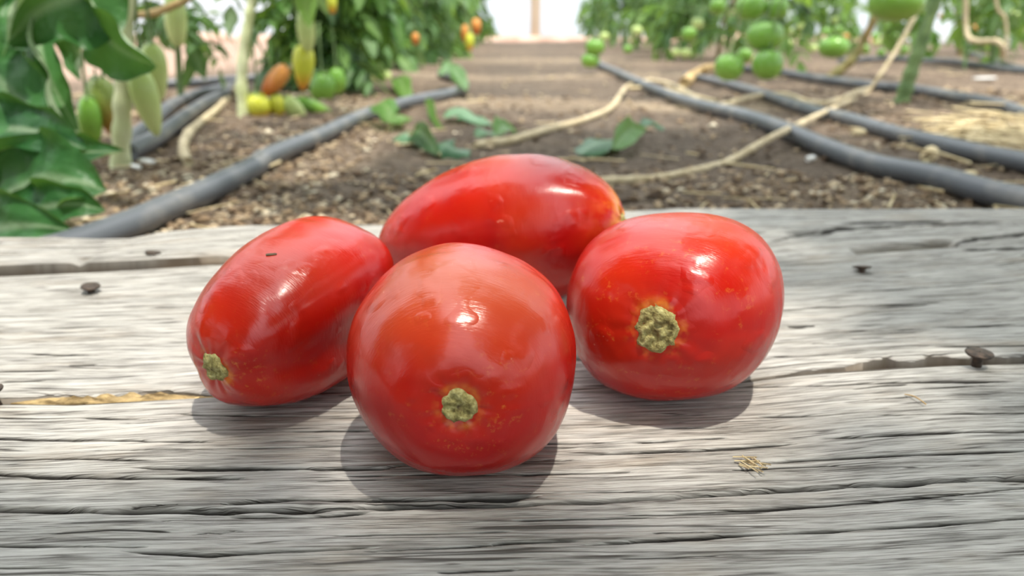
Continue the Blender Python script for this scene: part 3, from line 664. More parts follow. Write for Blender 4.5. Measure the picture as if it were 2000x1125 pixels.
slab('wood_chip', 'small pale chip near the first right pipe', 'chip', gp(1583, 312, 0.006), 0.010, 0.008, 0.006, 0.5, M['white'], 0.1)
slab('wood_chip', 'tan chip of wood below the second right pipe', 'chip', gp(1885, 342, 0.006), 0.020, 0.010, 0.008, 0.2, M['straw'], 0.1)
slab('wood_chip', 'grey pebble like chip between the two right pipes', 'chip', gp(1675, 266, 0.006), 0.016, 0.012, 0.008, 0.1, M['straw'], 0.1)
# straw mat at the right
rng = random.Random(11); V = []; Fc = []
for k in range(150):
    x = rng.gauss(1960, 80); y = rng.gauss(268 if rng.random() < 0.75 else 236, 14)
    if x < 1800: continue
    c = P(x, y, GZ + 0.006); L = rng.uniform(0.02, 0.09); a = rng.gauss(-0.25, 0.5); w = rng.uniform(0.0006, 0.0018)
    d = np.array([math.cos(a), math.sin(a), rng.gauss(0, 0.10)]); c[2] = float(gz(c[0], c[1])) + rng.uniform(0.004, 0.016)
    v, f = tube([c - d * L / 2, c + np.array([0, 0, rng.uniform(0, .003)]), c + d * L / 2], w, 4)
    Fc += [tuple(i + len(V) for i in q) for q in f]; V += [tuple(p) for p in v]
tag(obj('straw_litter', mesh('straw_litter', V, Fc), M['straw']), 'matted pale straw on the soil by the right edge', 'straw', kind='stuff')
rng = random.Random(12); V = []; Fc = []
for k in range(260):
    D = 0.5 + 3.0 * rng.random() ** 1.6; x = rng.uniform(-0.7, 0.75) * (D + 0.05); c = np.array([x, D, float(gz(x, D)) + 0.006 + .003 * rng.random()])
    L = rng.uniform(0.008, 0.05); a = rng.uniform(0, 3.14); d = np.array([math.cos(a), math.sin(a), rng.gauss(0, .06)])
    v, f = tube([c - d * L / 2, c + d * L / 2], rng.uniform(.0004, .0012), 4); Fc += [tuple(i + len(V) for i in q) for q in f]; V += [tuple(p) for p in v]
tag(obj('dry_stem_litter', mesh('dry_stem_litter', V, Fc), M['straw']), 'thin dry stem fragments scattered over the soil', 'litter', kind='stuff')

# litter on the boards and tomatoes
V = []; Fc = []; rng = random.Random(5)
c0 = P(1466, 908, 0.0010)
for k in range(16):
    a = rng.uniform(-1.3, -0.3); L = rng.uniform(0.002, 0.006); o_ = np.array([rng.gauss(0, .0012), rng.gauss(0, .001), rng.uniform(0, .0012)]); d = np.array([math.cos(a), math.sin(a), rng.uniform(-.1, .3)])
    v, f = tube([c0 + o_ - d * L / 2, c0 + o_ + d * L / 2], 0.00018, 4); Fc += [tuple(i + len(V) for i in q) for q in f]; V += [tuple(p) for p in v]
V = np.array(V) - c0
tag(obj('fibre_tuft', mesh('fibre_tuft', V, Fc), M['straw'], None, c0), 'tiny frayed tuft of straw coloured fibre on the front plank', 'fibre')
twine('hair_fibre', 'short curved brown fibre lying on the plank below the tall nail', spline([P(1767, 770, .0012), P(1785, 774, .0016), P(1800, 783, .0016), P(1809, 790, .001)], 5), 0.00018, 'stalk', 3, 'fibre')
def hit(px, py):
    bpy.context.view_layer.update(); d = Vector(ray(px, py)).normalized()
    ok, loc, *_ = SC.ray_cast(bpy.context.evaluated_depsgraph_get(), Vector((0, 0, CAMH)), d)
    return np.array(loc) - 0.0001 * np.array(d)
s = slab('seed', 'small grey seed on top of the left tomato', 'seed', hit(530, 497), 0.0027, 0.0009, 0.0007, 0.2, M['rotdark'], 0)

# ------------------------------------------------------------------ leaves
def leaf_grid(mid, width, nrm, fold=0.3, curl=0.25, wav=0.0, teeth=0.12, nu=12, nv=7, seed=0, shape=(0.75, 0.8), roll=None):
    mid = spline(mid, 6); d = np.r_[0, np.cumsum(np.linalg.norm(np.diff(mid, axis=0), axis=1))]; tt = np.linspace(0, 1, nu)
    c = np.stack([np.interp(tt * d[-1], d, mid[:, k]) for k in range(3)], -1)
    T = np.gradient(c, axis=0); T /= np.linalg.norm(T, axis=1)[:, None]
    N = np.asarray(nrm, float)[None] - T * (T @ np.asarray(nrm, float))[:, None]; N /= np.linalg.norm(N, axis=1)[:, None] + 1e-9
    B = np.cross(T, N); V = []; vein = []
    for i, t in enumerate(tt):
        w = width * math.sin(math.pi * min(0.999, max(0.0005, t)) ** shape[0]) ** shape[1] * (1 + teeth * math.sin(t * 26 + seed) * (0.3 + 0.7 * t))
        for j in range(nv):
            a = j / (nv - 1) * 2 - 1; e = abs(a)
            if roll is not None:
                u = np.linspace(0, e, 13); rl = roll * (0.75 + 0.5 * float(vnoise(t * 6 + seed, 3.0 if a > 0 else 9.0, 4)) * 2)
                thn = fold + rl * np.clip((u - 0.45) / 0.55, 0, 1) ** 1.6
                xx = float(np.trapz(np.cos(thn), u)) if e else 0.0; hh = float(np.trapz(np.sin(thn), u)) if e else 0.0
                hh += wav * math.sin(t * 17 + seed + (2 if a > 0 else 0)) * e * e + 0.9 * wav * float(fbm(t * 6 + seed * 9, a * 2.5, 3, 7))
                V.append(c[i] + B[i] * (math.copysign(xx, a) * w) + N[i] * (hh * w)); vein.append(max(0.0, 1 - e * 6)); continue
            h = fold * e * w - curl * w * e ** 2.5 * 1.2 + wav * w * math.sin(t * 13 + seed + (2 if a > 0 else 0)) * e * e + (0.5 * wav * w * float(fbm(t * 7 + seed * 9, a * 2.5, 3, 7)) if nu > 20 else 0)
            V.append(c[i] + B[i] * (a * w * (1 - 0.25 * curl * e)) + N[i] * h); vein.append(max(0.0, 1 - e * 7 * 0.6) if nv > 5 else (1.0 if a == 0 else 0.0))
    return np.array(V), gridfaces(nu, nv)[:, ::-1].copy(), vein
def one_leaf(name, mid, width, nrm, mat, parent=None, base=None, label=None, **kw):
    V, f, ve = leaf_grid(mid, width, nrm, **kw); b = np.zeros(3) if base is None else np.asarray(base)
    me = mesh(name, V - b, f); attr(me, 'vein', ve)
    o = obj(name, me, mat, parent, None if parent else b)
    if label: o['label'] = label
    return o
def leaf_proto(seed, L, narrow=0.32, droop=1.0, res=(7, 5)):
    rng = random.Random(seed); V = []; Fc = []; ve = []
    def add(v, f, e):
        n = len(V); V.extend(map(tuple, v)); Fc.extend(tuple(int(i) + n for i in q) for q in f); ve.extend(e)
    pts = []; a = rng.uniform(-0.1, 0.35); p = np.zeros(3)
    for k in range(8):
        pts.append(p.copy()); p = p + np.array([math.cos(a), 0.12 * rng.gauss(0, 1), math.sin(a)]) * L / 7; a -= droop * rng.uniform(0.14, 0.26)
    pts = np.array(pts); v, f = tube(pts, np.linspace(0.0028, 0.001, 8) * (L / 0.2), 4); add(v, f, [0.6] * len(v))
    def lf(b, d, l):
        d = np.asarray(d, float); d /= np.linalg.norm(d); m = [b]; q = b.copy(); dd = d.copy()
        for k in range(3):
            q = q + dd * l / 3; m.append(q.copy()); dd = dd + np.array([0, 0, -rng.uniform(0.3, 0.75) * droop]); dd /= np.linalg.norm(dd)
        nr = np.array([0.3 * rng.gauss(0, 1), 0.3 * rng.gauss(0, 1), 1.0]) + 0.5 * d
        v, f, e = leaf_grid(m, l * narrow * rng.uniform(0.8, 1.2), nr, rng.uniform(0.1, 0.5), rng.uniform(0.1, 0.6), 0.12, 0.15, res[0], res[1], rng.random() * 6); add(v, f, e)
    T = pts[-1] - pts[-2]; lf(pts[-1], T + np.array([0, 0, -.002]), L * 0.48)
    for k in (1, 2, 4, 5, 6):
        for sgn in (-1, 1):
            if rng.random() < 0.08: continue
            lf(pts[k], np.array([0.5, sgn * rng.uniform(0.7, 1.1), -0.25]), L * (0.32 + 0.16 * (k == 4) + 0.05 * rng.random()))
    me = mesh('leaf', V, Fc); attr(me, 'vein', ve); return me
PRO = [leaf_proto(s, 0.20, nrw, dr) for s, nrw, dr in ((1, .21, 1.0), (2, .18, 1.5), (3, .24, .9), (4, .16, 1.7), (5, .20, 1.3), (6, .18, 1.2))]
PRB = [m.copy() for m in PRO]
for m in PRO: m.materials.append(M['leaf'])
for m in PRB: m.materials.append(M['leafbright'])

def set_leaf(root, me, at, az, tilt, s, roll=0.0):
    o = bpy.data.objects.new('leaf', me); COL.objects.link(o); o.parent = root
    o.matrix_local = Matrix.Translation(Vector(at)) @ Matrix.Rotation(az, 4, 'Z') @ Matrix.Rotation(-tilt, 4, 'Y') @ Matrix.Rotation(roll, 4, 'X') @ Matrix.Scale(s, 4)
    return o
STEMS = []
def plant(x, y, label, seed, low, high, H=1.5, hl=0.45, group=None, stemr=0.009, stempts=None, mat='stem', bright=0.2, sc=1.0, lo0=0.04, az=None):
    rng = random.Random(seed); zb = float(gz(x, y)) - 0.006
    root = empty('tomato_plant', (x, y, zb), label, 'plant', group)
    if stempts is None:
        stempts = [np.array([0, 0, 0])] + [np.array([rng.gauss(0, .025), rng.gauss(0, .025), H * k / 6]) for k in range(1, 7)]
    else: stempts = [np.asarray(p) - np.array([x, y, zb]) for p in stempts]
    q = spline(stempts, 5); v, f = tube(q, stemr * np.linspace(1.15, 0.55, len(q)) * (1 + 0.12 * np.sin(np.arange(len(q)) * 1.7)), 8)
    obj('stem', mesh('stem', v, f), M[mat], root)
    STEMS.append(q + np.array([x, y, zb]))
    zs = q[:, 2]
    def at(h): return np.array([np.interp(h, zs, q[:, 0]), np.interp(h, zs, q[:, 1]), h])
    for k in range(low + high):
        h = rng.uniform(lo0, hl) if k < low else rng.uniform(hl, q[-1][2] * 0.98)
        a = rng.uniform(0, 6.283) if az is None else az + rng.uniform(-1.7, 1.7)
        s = sc * rng.uniform(0.75, 1.25) * (1.0 if k < low else 1.25)
        me = rng.choice(PRB if rng.random() < bright else PRO)
        set_leaf(root, me, at(h), a, rng.uniform(-0.5, 0.45), s, rng.uniform(-0.4, 0.4))
    return root

rng = random.Random(77)
# left row
p1 = P(235, 332, GZ)
def stem_from(px, D, top=1.5): return [PD(a, b, D) for a, b in px]
b = p1; D = b[1]
plant(b[0], b[1], 'pale thick stemmed tomato plant right of the big curled leaves', 21, 2, 12, 1.5, 0.5, None, 0.0085, [b, PD(238, 250, D), PD(239, 180, D), PD(243, 90, D), PD(252, 0, D), PD(270, -200, D), PD(250, -900, D), PD(270, -1800, D)], 'stempale', 0.2, 1.0, 0.16)
b = P(478, 232, GZ); D = b[1]
pl2 = plant(b[0], b[1], 'tomato plant with pale stem over the orange and yellow fruits', 22, 12, 14, 1.5, 0.40, None, 0.0085, [b, PD(472, 170, D), PD(476, 100, D), PD(487, 30, D), PD(492, -40, D), PD(500, -400, D), PD(480, -1300, D)], 'stempale', 0.25, 0.6, 0.22, 0.9)
ORD = ['first', 'second', 'third', 'fourth', 'fifth', 'sixth', 'seventh']
lrow = [(-0.40, 1.62), (-0.38, 2.0), (-0.40, 2.45), (-0.42, 2.95), (-0.40, 3.5), (-0.42, 4.1), (-0.40, 4.8), (-0.42, 5.6), (-0.40, 6.4)]
for i, (x, y) in enumerate(lrow):
    lab = ['leafy tomato plant right behind the orange fruits', 'tomato plant with long drooping leaves beside the left pipe end', 'dark bushy tomato plant past the left pipe end'][i] if i < 3 else 'dense green tomato plant of the left row, %s past the three beside the pipe' % ORD[i - 3]
    plant(x + rng.gauss(0, .03), y, lab, 100 + i, 100 if i < 3 else (75 if i < 5 else 55), 10, 1.6, 0.42, None if i < 3 else 'tomato plants far along the left row', 0.008, None, 'stem', 0.5, 0.72 if i < 3 else (0.85 if i < 6 else 1.0), 0.07)
# hanging leaf spray between the two pale stems
b = np.array([-0.50, 1.35, 0]); 
plant(-0.56, 1.34, 'thin tomato plant with narrow drooping leaves between the two pale stems', 31, 14, 8, 1.5, 0.32, None, 0.005, None, 'stem', 0.1, 0.62, 0.09)
# right row
b = P(1757, 212, GZ); D = b[1]
plant(b[0], b[1], 'tomato plant with thick bare green stem at the right', 41, 0, 16, 1.5, 0.5, None, 0.0118, [b, PD(1770, 170, D), PD(1783, 130, D), PD(1802, 75, D), PD(1828, 0, D), PD(1850, -80, D), PD(1900, -500, D), PD(1850, -1500, D)], 'stem', 0.2, 1.1, 0.3)
b = P(1604, 165, GZ); D = b[1]
plant(b[0], b[1], 'tomato plant with brown bare stem leaning right', 42, 0, 16, 1.5, 0.5, None, 0.0115, [b, PD(1640, 138, D), PD(1668, 112, D), PD(1688, 75, D), PD(1708, 35, D), PD(1722, -20, D), PD(1740, -400, D), PD(1700, -900, D)], 'stembrown', 0.2, 1.1, 0.3)
b = P(1398, 122, GZ); D = b[1]
plant(b[0], b[1], 'tomato plant with thin dark stem behind the green tomato cluster', 43, 12, 12, 1.6, 0.42, None, 0.008, [b, PD(1405, 95, D), PD(1408, 60, D), PD(1425, 10, D), PD(1435, -40, D), PD(1430, -700, D)], 'stembrown', 0.3, 1.0, 0.10)
b = P(1875, 108, GZ); D = b[1]
plant(b[0], b[1], 'tomato plant with slim brown stem near the string loops', 44, 3, 10, 1.6, 0.42, None, 0.010, [b, PD(1873, 76, D), PD(1868, 30, D), PD(1866, -20, D), PD(1870, -500, D)], 'stembrown', 0.3, 1.0, 0.2)
rrow = [(0.74, 2.35), (0.70, 3.3), (0.72, 3.8), (0.68, 4.4), (0.70, 5.1), (0.66, 5.9), (0.70, 6.6)]
for i, (x, y) in enumerate(rrow):
    plant(x, y, 'bushy green tomato plant right of the path, %s counted from the green tomato cluster' % ORD[i - 1] if i else 'tomato plant behind the brown leaning stem', 200 + i, 46 if i else 14, 10, 1.6, 0.42, 'tomato plants far along the right row' if i else None, 0.008, None, 'stem', 0.6, 0.72, 0.13 if i else 0.15)
for i, (x, y) in enumerate([(1.55, 2.6), (1.6, 3.2), (1.5, 3.9), (1.6, 4.7), (1.55, 5.5), (1.6, 6.4), (2.4, 3.4), (2.5, 4.3), (2.4, 5.2), (2.5, 6.2), (1.1, 6.9), (3.0, 5.0)]):
    plant(x, y, 'sunlit tomato plant in the rows beyond the right row', 300 + i, 28, 6, 1.5, 0.45, 'tomato plants in the far right rows', 0.008, None, 'stem', 0.7, 0.75, 0.10)

# the rows go on beside and behind the viewer; unseen plants added, leaned and seeded to dapple the boards
for sd_, x, y, lx, H, n_ in [(500, -0.62, 0.12, 0.10, 1.5, 95), (501, -0.60, -0.42, 0.12, 1.6, 95), (502, -0.62, -1.0, 0.1, 1.6, 95), (9005, 0.80, 0.50, -0.4170384, 1.6, 90), (9027, 0.80, 0.08, -0.2844640, 1.6, 50), (9037, 0.82, -0.35, -0.3359290, 1.6, 90), (506, 0.84, -1.1, -0.1, 1.6, 60)]:
    zb = float(gz(x, y)) - .006
    plant(x, y, 'tall leafy tomato plant added unseen beside the viewer for its shade', sd_, 30 if x < 0 else 0, n_, H, 0.55, 'tomato plants added beside the viewer for shade', 0.009,
          [(x, y, zb), (x + lx * .1, y + .02, .4), (x + lx * .5, y, .8), (x + lx, y - .02, 1.2), (x + lx * 1.5, y, H)], 'stem', 0.25, 1.25, 0.1)

# ------------------------------------------------------------------ large curled leaves in the left foreground
big = empty('tomato_plant', (-0.52, 0.66, GZ), 'tomato plant with big crinkled curling leaves in the left foreground', 'plant')
B0 = np.array([-0.52, 0.66, GZ])
def bl(px, D, width, nrm, **kw):
    mid = [PD(a, b, D if np.isscalar(D) else D[min(i, len(D) - 1)]) for i, (a, b) in enumerate(px)]
    kw.setdefault('nu', 26); kw.setdefault('nv', 13)
    return one_leaf('leaf', mid, width, nrm, M['leafbig'], big, B0, **kw)
v, f = tube(spline([B0 + np.array([0, 0, -.01]), B0 + np.array([.01, 0, .1]), B0 + np.array([0, .01, .25]), B0 + np.array([.02, 0, .5]), B0 + np.array([0, 0, 1.0])], 6), 0.009, 8)
obj('stem', mesh('stem', v - B0, f), M['stem'], big)
K = dict(teeth=.05)
bl([(152, 22), (190, 55), (240, 98), (306, 130)], [.60, .59, .58, .57], 0.030, (-.45, -.75, -.25), fold=.15, roll=1.2, wav=.10, seed=1, **K)
bl([(235, -60), (150, -10), (80, 20), (5, 90)], [.60, .58, .57, .56], 0.036, (.15, -.9, -.25), fold=.1, roll=2.2, wav=.12, seed=2, **K)
bl([(66, -60), (40, 0), (20, 55), (6, 112)], [.55, .55, .54, .54], 0.016, (-.5, -.8, .2), fold=.3, roll=2.4, wav=.12, seed=3, **K)
bl([(75, 50), (85, 120), (115, 190), (158, 262)], [.62, .60, .59, .58], 0.017, (.3, -.9, -.1), fold=.3, roll=1.9, wav=.16, seed=4, **K)
bl([(140, 10), (142, 60), (150, 110), (158, 158)], [.63, .62, .62, .61], 0.020, (-.4, -.85, -.1), fold=.2, roll=2.2, wav=.2, seed=5, **K)
bl([(25, 60), (40, 120), (75, 190), (130, 255)], [.60, .57, .56, .55], 0.034, (-.3, -.85, .15), fold=.1, roll=1.8, wav=.14, seed=6, **K)
bl([(-40, 120), (10, 170), (60, 220), (110, 275)], [.56, .55, .54, .53], 0.032, (-.2, -.75, .5), fold=.1, roll=1.4, wav=.2, seed=7, **K)
bl([(-60, 240), (20, 252), (90, 262), (170, 292)], [.55, .53, .52, .51], 0.024, (-.1, -.7, .65), fold=.2, roll=1.5, wav=.2, seed=8, **K)
bl([(60, 305), (110, 296), (175, 298), (243, 294)], [.53, .52, .51, .51], 0.015, (.1, -.75, .6), fold=.4, roll=1.6, wav=.26, seed=9, **K)
bl([(-10, 395), (55, 358), (130, 350), (208, 372)], [.51, .50, .49, .49], 0.036, (.05, -.85, .5), fold=.05, roll=1.6, wav=.22, seed=10, **K)
bl([(20, 430), (90, 405), (150, 398), (206, 412)], [.49, .48, .48, .48], 0.020, (.1, -.85, .45), fold=.1, roll=1.8, wav=.22, seed=12, **K)
bl([(-80, 470), (-10, 446), (60, 440), (142, 450)], [.49, .47, .46, .46], 0.026, (.1, -.85, .45), fold=.1, roll=1.7, wav=.22, seed=11, **K)
bl([(-80, 365), (-40, 340), (0, 335), (45, 352)], [.54, .53, .52, .52], 0.016, (.1, -.5, .85), fold=.2, roll=1.2, wav=.2, seed=13, **K)
bl([(-60, 60), (-20, 20), (60, -20), (140, -60)], [.66, .66, .66, .66], 0.04, (.1, -.9, -.2), fold=.2, roll=1.2, wav=.2, seed=14, **K)
bl([(-70, 180), (-20, 150), (40, 160), (90, 210)], [.62, .62, .62, .62], 0.03, (.1, -.9, .0), fold=.2, roll=1.2, wav=.2, seed=15, **K)

# ------------------------------------------------------------------ fruits on the plants
def fruit_mesh(kind, mat, seed=0):
    n, m = 22, 16; V = []; ax = []
    for i in range(m):
        t = math.pi * i / (m - 1); c, s = math.cos(t), math.sin(t)
        for j in range(n):
            a = 2 * math.pi * j / n
            if kind == 'round':
                r = (abs(c) ** 2.3 + abs(s) ** 2.3) ** (-1 / 2.3); R = s * r * (1 + 0.025 * math.cos(5 * a)); z = 0.86 * c * r - (0.10 * math.exp(-(R / 0.25) ** 2) if c > 0 else 0)
            elif kind == 'plum':
                R = s ** 0.85 * 0.5 * (1 - 0.10 * c * -1 * 0) * (1 + 0.03 * math.cos(4 * a + seed)); z = c
                R *= 1 + 0.08 * c
            else:                          # long tapering fruit
                R = s ** 0.8 * 0.36 * (0.72 + 0.28 * c + 0.08 * s) * (1 + 0.04 * math.cos(3 * a + seed)); z = c
            V.append((R * math.cos(a), R * math.sin(a), z)); ax.append((1 - c) / 2)
    me = mesh('flesh', V, gridfaces(m, n, 0, True)[:, ::-1].copy()); attr(me, 'ax', ax); me.materials.append(M[mat]); return me
def calyx_mesh():
    V = []; Fc = []
    for k in range(5):
        a = 2 * math.pi * k / 5; n = len(V); d = np.array([math.cos(a), math.sin(a), 0]); s = np.array([-math.sin(a), math.cos(a), 0])
        for t, w, h in ((0.03, .05, .02), (0.22, .08, .06), (.42, .01, -.02)):
            V += [tuple(d * t + s * w + np.array([0, 0, h])), tuple(d * t - s * w + np.array([0, 0, h]))]
        Fc += [(n, n + 2, n + 3, n + 1), (n + 2, n + 4, n + 5, n + 3)]
    v, f = tube([(0, 0, 0), (.02, 0, .12), (.07, 0, .26)], .035, 5); n = len(V); V += [tuple(p) for p in v]; Fc += [tuple(i + n for i in q) for q in f]
    me = mesh('calyx', V, Fc); me.materials.append(M['calyx']); return me
CAL = calyx_mesh(); FM = {}
def fruit(label, kind, mat, px, py, D, wpx, hpx, roll=0.0, lean=0.0, group=None, calyx=True, cat='tomato', stalk=True):
    """centre pixel, forward distance, width and height in pixels; roll turns it in the image plane"""
    key = (kind, mat)
    if key not in FM: FM[key] = fruit_mesh(kind, mat, len(FM))
    c = P(px, py, GZ + 0.02) if D is None else PD(px, py, D)
    z = c[1] * cp - (c[2] - CAMH) * sp; k = z / F
    if D is None:                                                # lies on the soil
        c[2] = float(gz(c[0], c[1])) + 0.5 * wpx * k * 0.9
    half = {'round': (1.0, 0.86), 'plum': (0.5, 1.0), 'long': (0.33, 1.0)}[kind]
    sxy = 0.5 * wpx * k / half[0]; sz = 0.5 * hpx * k / half[1]
    root = empty('green_tomato' if mat in ('f_green',) and kind == 'round' else 'plum_tomato', c, label, cat, group)
    root.rotation_euler = (lean, roll, 0)
    o = bpy.data.objects.new('flesh', FM[key]); COL.objects.link(o); o.parent = root; o.scale = (sxy, sxy, sz)
    if stalk and D is not None:
        top = c + np.array([0, 0, sz * half[1]]); best = None
        for st in STEMS:
            m = st[(st[:, 2] > top[2] + 0.10) & (st[:, 2] < top[2] + 0.5)]
            if len(m):
                dd = np.linalg.norm(m - top, axis=1); i = dd.argmin()
                if best is None or dd[i] < best[0]: best = (dd[i], m[i])
        if best is not None and best[0] < 0.7:
            e = best[1]; tp = np.array([top - np.array([0, 0, 0.1 * sz]), top + np.array([0, 0, 0.35]) * min(1, best[0]) + 0.1 * (e - top) * np.array([1, 1, 0]), top + 0.55 * (e - top) + np.array([0, 0, 0.12 * best[0]]), e])
            v, f = tube(spline(tp, 4), 0.0016, 5); root.rotation_euler = (lean, roll, 0)
            o2 = obj('stalk', mesh('stalk', v, f), M['stem'], root); o2.matrix_parent_inverse = (Matrix.Translation(Vector(c)) @ root.rotation_euler.to_matrix().to_4x4()).inverted()
    if calyx:
        q = bpy.data.objects.new('calyx', CAL); COL.objects.link(q); q.parent = root; q.location = (0, 0, sz * half[1] * (0.90 if kind == 'round' else 0.97)); q.scale = (wpx * k,) * 3
    return root
fruit('long pale green fruit hanging right of the pale stem', 'long', 'f_pale', 287, 200, .76, 56, 134, -0.12, 0.1)
fruit('pale green fruit half behind the long one by the pale stem', 'long', 'f_pale', 304, 140, .82, 50, 110, 0.0, 0.1)
fruit('green plum tomato with a bright glint, leftmost by the pale stem', 'plum', 'f_green', 176, 236, .78, 44, 96, 0.1, 0.1)
fruit('plum tomato turning from green to orange left of the pale stem', 'long', 'f_turn', 212, 215, .80, 62, 130, -0.18, 0.1)
fruit('yellow green fruit hanging below the tan twine', 'plum', 'f_pale', 343, 38, 1.0, 42, 104, 0.05)
D2 = P(478, 232, GZ)[1]
fruit('orange plum tomato lying slanted on the yellow fruits', 'plum', 'f_orange', 538, 157, D2 + .02, 36, 76, 0.72, -0.1, stalk=False)
fruit('bright yellow tomato lowest beside the pale stem', 'plum', 'f_yellow', 506, 208, D2 - .0, 42, 54, -0.1, 0.2)
fruit('yellow tomato with orange tip between the yellow and pale fruits', 'plum', 'f_yellow', 541, 208, D2 + .02, 32, 50, 0.05, 0.2)
fruit('pale green plum tomato on the soil right of the yellow ones', 'plum', 'f_pale', 574, 212, D2 + .03, 34, 58, -0.6, 0.3, stalk=False)
fruit('slim green plum tomato lying flat on the soil', 'plum', 'f_green', 612, 208, D2 + .08, 26, 72, -1.15, 0.2, stalk=False)
fruit('hanging plum tomato, yellow above and orange red at the tip', 'long', 'f_yellow', 592, 132, D2 + .12, 46, 88, 0.1)
fruit('pale yellow green plum tomato hanging highest over the orange one', 'plum', 'f_pale', 598, 58, D2 + .10, 36, 84, 0.0)
fruit('fat green tomato at the foot of the second left plant', 'plum', 'f_green', 630, 172, D2 + .25, 50, 60, 0.2)
fruit('green tomato right of the fat one, near the soil', 'plum', 'f_green', 658, 158, D2 + .3, 34, 52, 0.0)
fruit('pale tomato shining low in the leaves before the path', 'round', 'f_pale', 722, 146, 1.9, 36, 32)
fruit('pale green tomato with a glint beside the shining one', 'round', 'f_pale', 752, 150, 1.95, 26, 24)
fruit('lone orange tomato deep in the left leaves', 'plum', 'f_orange', 811, 76, 1.95, 16, 24)
fruit('orange red tomato hanging at the end of the left row', 'plum', 'f_orange', 930, 52, 2.6, 20, 32)
fruit('lighter orange tomato below the orange red one in the left row', 'plum', 'f_orange', 909, 66, 2.5, 17, 36)
fruit('yellowish tomato lowest in the left row beside the orange ones', 'plum', 'f_yellow', 917, 82, 2.45, 17, 34)
fruit('orange plum tomato tip at the top of the left leaves', 'plum', 'f_yellow', 648, 6, 1.5, 20, 40)
fruit('large green tomato cut by the top edge at right', 'round', 'f_green', 1752, 2, 1.22, 104, 76)
fruit('round green tomato, middle of the cluster', 'round', 'f_green', 1494, 70, 1.45, 72, 58)
fruit('round green tomato upper left of the cluster', 'round', 'f_green', 1466, 14, 1.5, 58, 48)
fruit('round green tomato upper right of the cluster', 'round', 'f_green', 1517, 16, 1.5, 46, 40)
fruit('glossy green tomato lowest of the cluster, right of the dry stalk end', 'round', 'f_green', 1499, 126, 1.42, 60, 58)
fruit('glossy green tomato lowest left of the cluster', 'round', 'f_green', 1424, 131, 1.42, 56, 52)
fruit('small green tomato above the two glossy low ones', 'round', 'f_green', 1455, 108, 1.6, 30, 28)
fruit('small green tomato at the top left of the cluster', 'round', 'f_green', 1402, 12, 1.7, 34, 30)
fruit('green tomato hanging left of the brown leaning stem', 'round', 'f_green', 1629, 92, 1.75, 58, 42)
fruit('green tomato at the head of the first right pipe, upper one', 'round', 'f_green', 1162, 92, 2.3, 38, 32)
fruit('green tomato at the head of the first right pipe, lower one', 'round', 'f_green', 1153, 118, 2.3, 36, 28)
for k, (lab, x, y, D, w) in enumerate([('pale green tomato high right of the path gap', 1180, 72, 2.6, 20), ('green tomato in the right leaves above the dry stalk', 1346, 66, 2.4, 30), ('bright pale tomato catching light in the right leaves', 1362, 46, 2.5, 24),
        ('pale small tomato low in the right row', 1340, 104, 2.5, 22), ('another pale small tomato low in the right row, left neighbour', 1320, 103, 2.5, 18), ('light green tomato halfway along the right leaves', 1244, 60, 2.8, 22), ('tiny green tomato near the ground right of the path', 1226, 96, 2.9, 18)]):
    fruit(lab, 'round', 'f_pale' if 'pale' in lab or 'light' in lab else 'f_green', x, y, D, w, w * 0.88)
rng = random.Random(9)
for k in range(26):
    fruit('small distant green or pale tomato in the far right rows', 'round', rng.choice(['f_green', 'f_pale', 'f_pale']), rng.uniform(1540, 1990), rng.uniform(20, 104), rng.uniform(2.6, 4.2), 16, 14, group='distant tomatoes in the far right rows', calyx=False)
for k in range(7):
    fruit('small distant orange tomato in the far right rows', 'round', 'f_orange', rng.uniform(1540, 1990), rng.uniform(20, 90), rng.uniform(2.6, 4), 13, 12, group='distant orange tomatoes in the far right rows', calyx=False)

# ------------------------------------------------------------------ fallen leaves on the path
def fallen(label, px, width, mat='leaffall', nrm=(0, -.3, 1), up=0.010, group=None, **kw):
    mid = []
    for i, (x, y) in enumerate(px):
        p = P(x, y, GZ + up); p[2] = float(gz(p[0], p[1])) + up * (1.0 + 0.5 * math.sin(i * 1.7)); mid.append(p)
    kw.setdefault('nu', 16); kw.setdefault('nv', 9); kw.setdefault('teeth', .12); kw.setdefault('wav', .2)
    base = np.mean(mid, axis=0); base[2] = min(m[2] for m in mid) - 0.004
    o = one_leaf('fallen_leaf', mid, width, nrm, M[mat], None, base, None, **kw); return tag(o, label, 'leaf')
fallen('largest fallen leaf, pale green blade on the path behind the tomatoes', [(1130, 300), (1165, 285), (1200, 270), (1225, 262)], 0.020, fold=.05, curl=.2, seed=1)
fallen('dark folded leaf touching the largest fallen leaf', [(1195, 292), (1225, 268), (1245, 250), (1264, 243)], 0.014, 'leaf', (.5, -.7, .5), .016, fold=.6, curl=.1, seed=2)
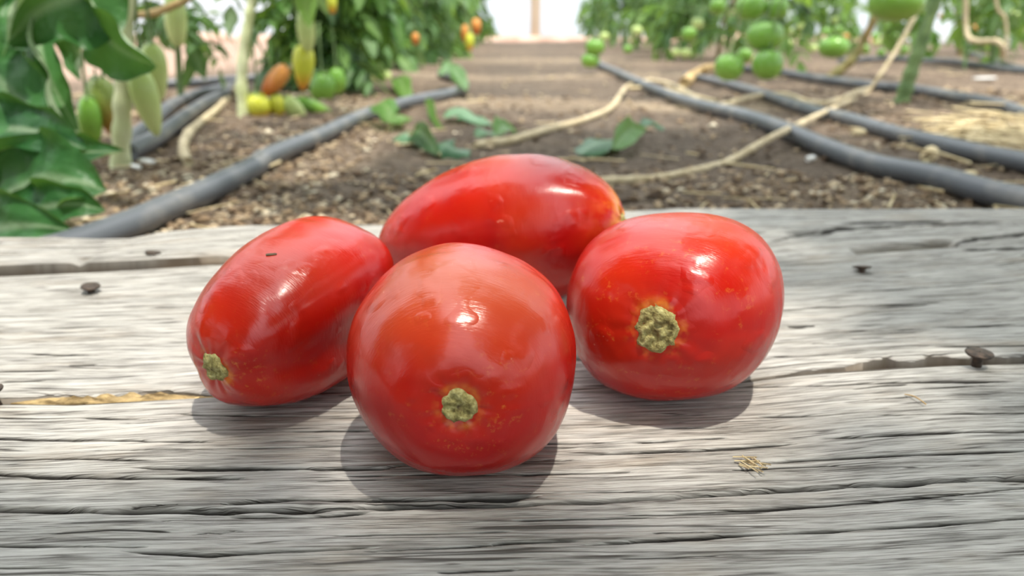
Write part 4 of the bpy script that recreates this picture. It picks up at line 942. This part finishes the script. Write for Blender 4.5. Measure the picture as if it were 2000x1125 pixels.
fallen('small pale leaf tip at the right of the largest fallen leaf', [(1255, 249), (1270, 246), (1285, 246), (1298, 248)], 0.011, fold=.1, curl=.2, seed=3)
fallen('bright leaf draped over the left pipe', [(728, 212), (748, 218), (770, 222), (792, 216)], 0.018, 'leafbright', (0, -.6, .8), .024, fold=.2, curl=.3, seed=4)
fallen('light leaf hanging in front of the left pipe', [(742, 234), (760, 234), (785, 228), (806, 226)], 0.016, 'leafbright', (0, -.6, .8), .012, fold=.1, curl=.3, seed=5)
fallen('pale leaf at the left of the dark fallen pair', [(776, 270), (795, 272), (812, 270), (830, 268)], 0.022, fold=.05, curl=.2, seed=6)
fallen('dark middle leaf of the fallen sprig', [(808, 258), (822, 268), (840, 278), (856, 290)], 0.013, 'leaf', (-.4, -.7, .5), .014, fold=.6, curl=.1, seed=7)
fallen('dark green right leaf of the fallen sprig', [(845, 286), (868, 288), (892, 288), (918, 284)], 0.020, 'leaffall', (0, -.4, .9), .010, fold=.1, curl=.3, seed=8)
fallen('grey green leaf left of the small dark leaf on the path', [(930, 264), (945, 262), (958, 260), (974, 260)], 0.013, fold=.1, curl=.2, seed=9)
fallen('small dark leaf beside the path twine', [(970, 264), (982, 258), (996, 252), (1010, 252)], 0.013, 'leaf', (.2, -.7, .6), .014, fold=.5, curl=.1, seed=10)
fallen('pale flattened leaf across the path near the left pipe', [(866, 232), (895, 230), (925, 232), (962, 236)], 0.016, fold=.05, curl=.15, seed=11)
fallen('thin bright leaf upright by the left pipe', [(832, 204), (842, 218), (852, 232), (866, 244)], 0.008, 'leafbright', (-.4, -.8, .3), .014, fold=.3, curl=.1, seed=12)
fallen('bright green sprig leaf hanging over the soil before the left row', [(772, 158), (782, 168), (790, 178), (798, 190)], 0.020, 'leafbright', (0, -.8, .5), .02, fold=.2, curl=.2, seed=13)
fallen('dark leaf curled over the bend of the left pipe', [(858, 148), (880, 140), (898, 148), (912, 164)], 0.018, 'leaf', (0, -.7, .6), .035, fold=.3, curl=.3, seed=14)
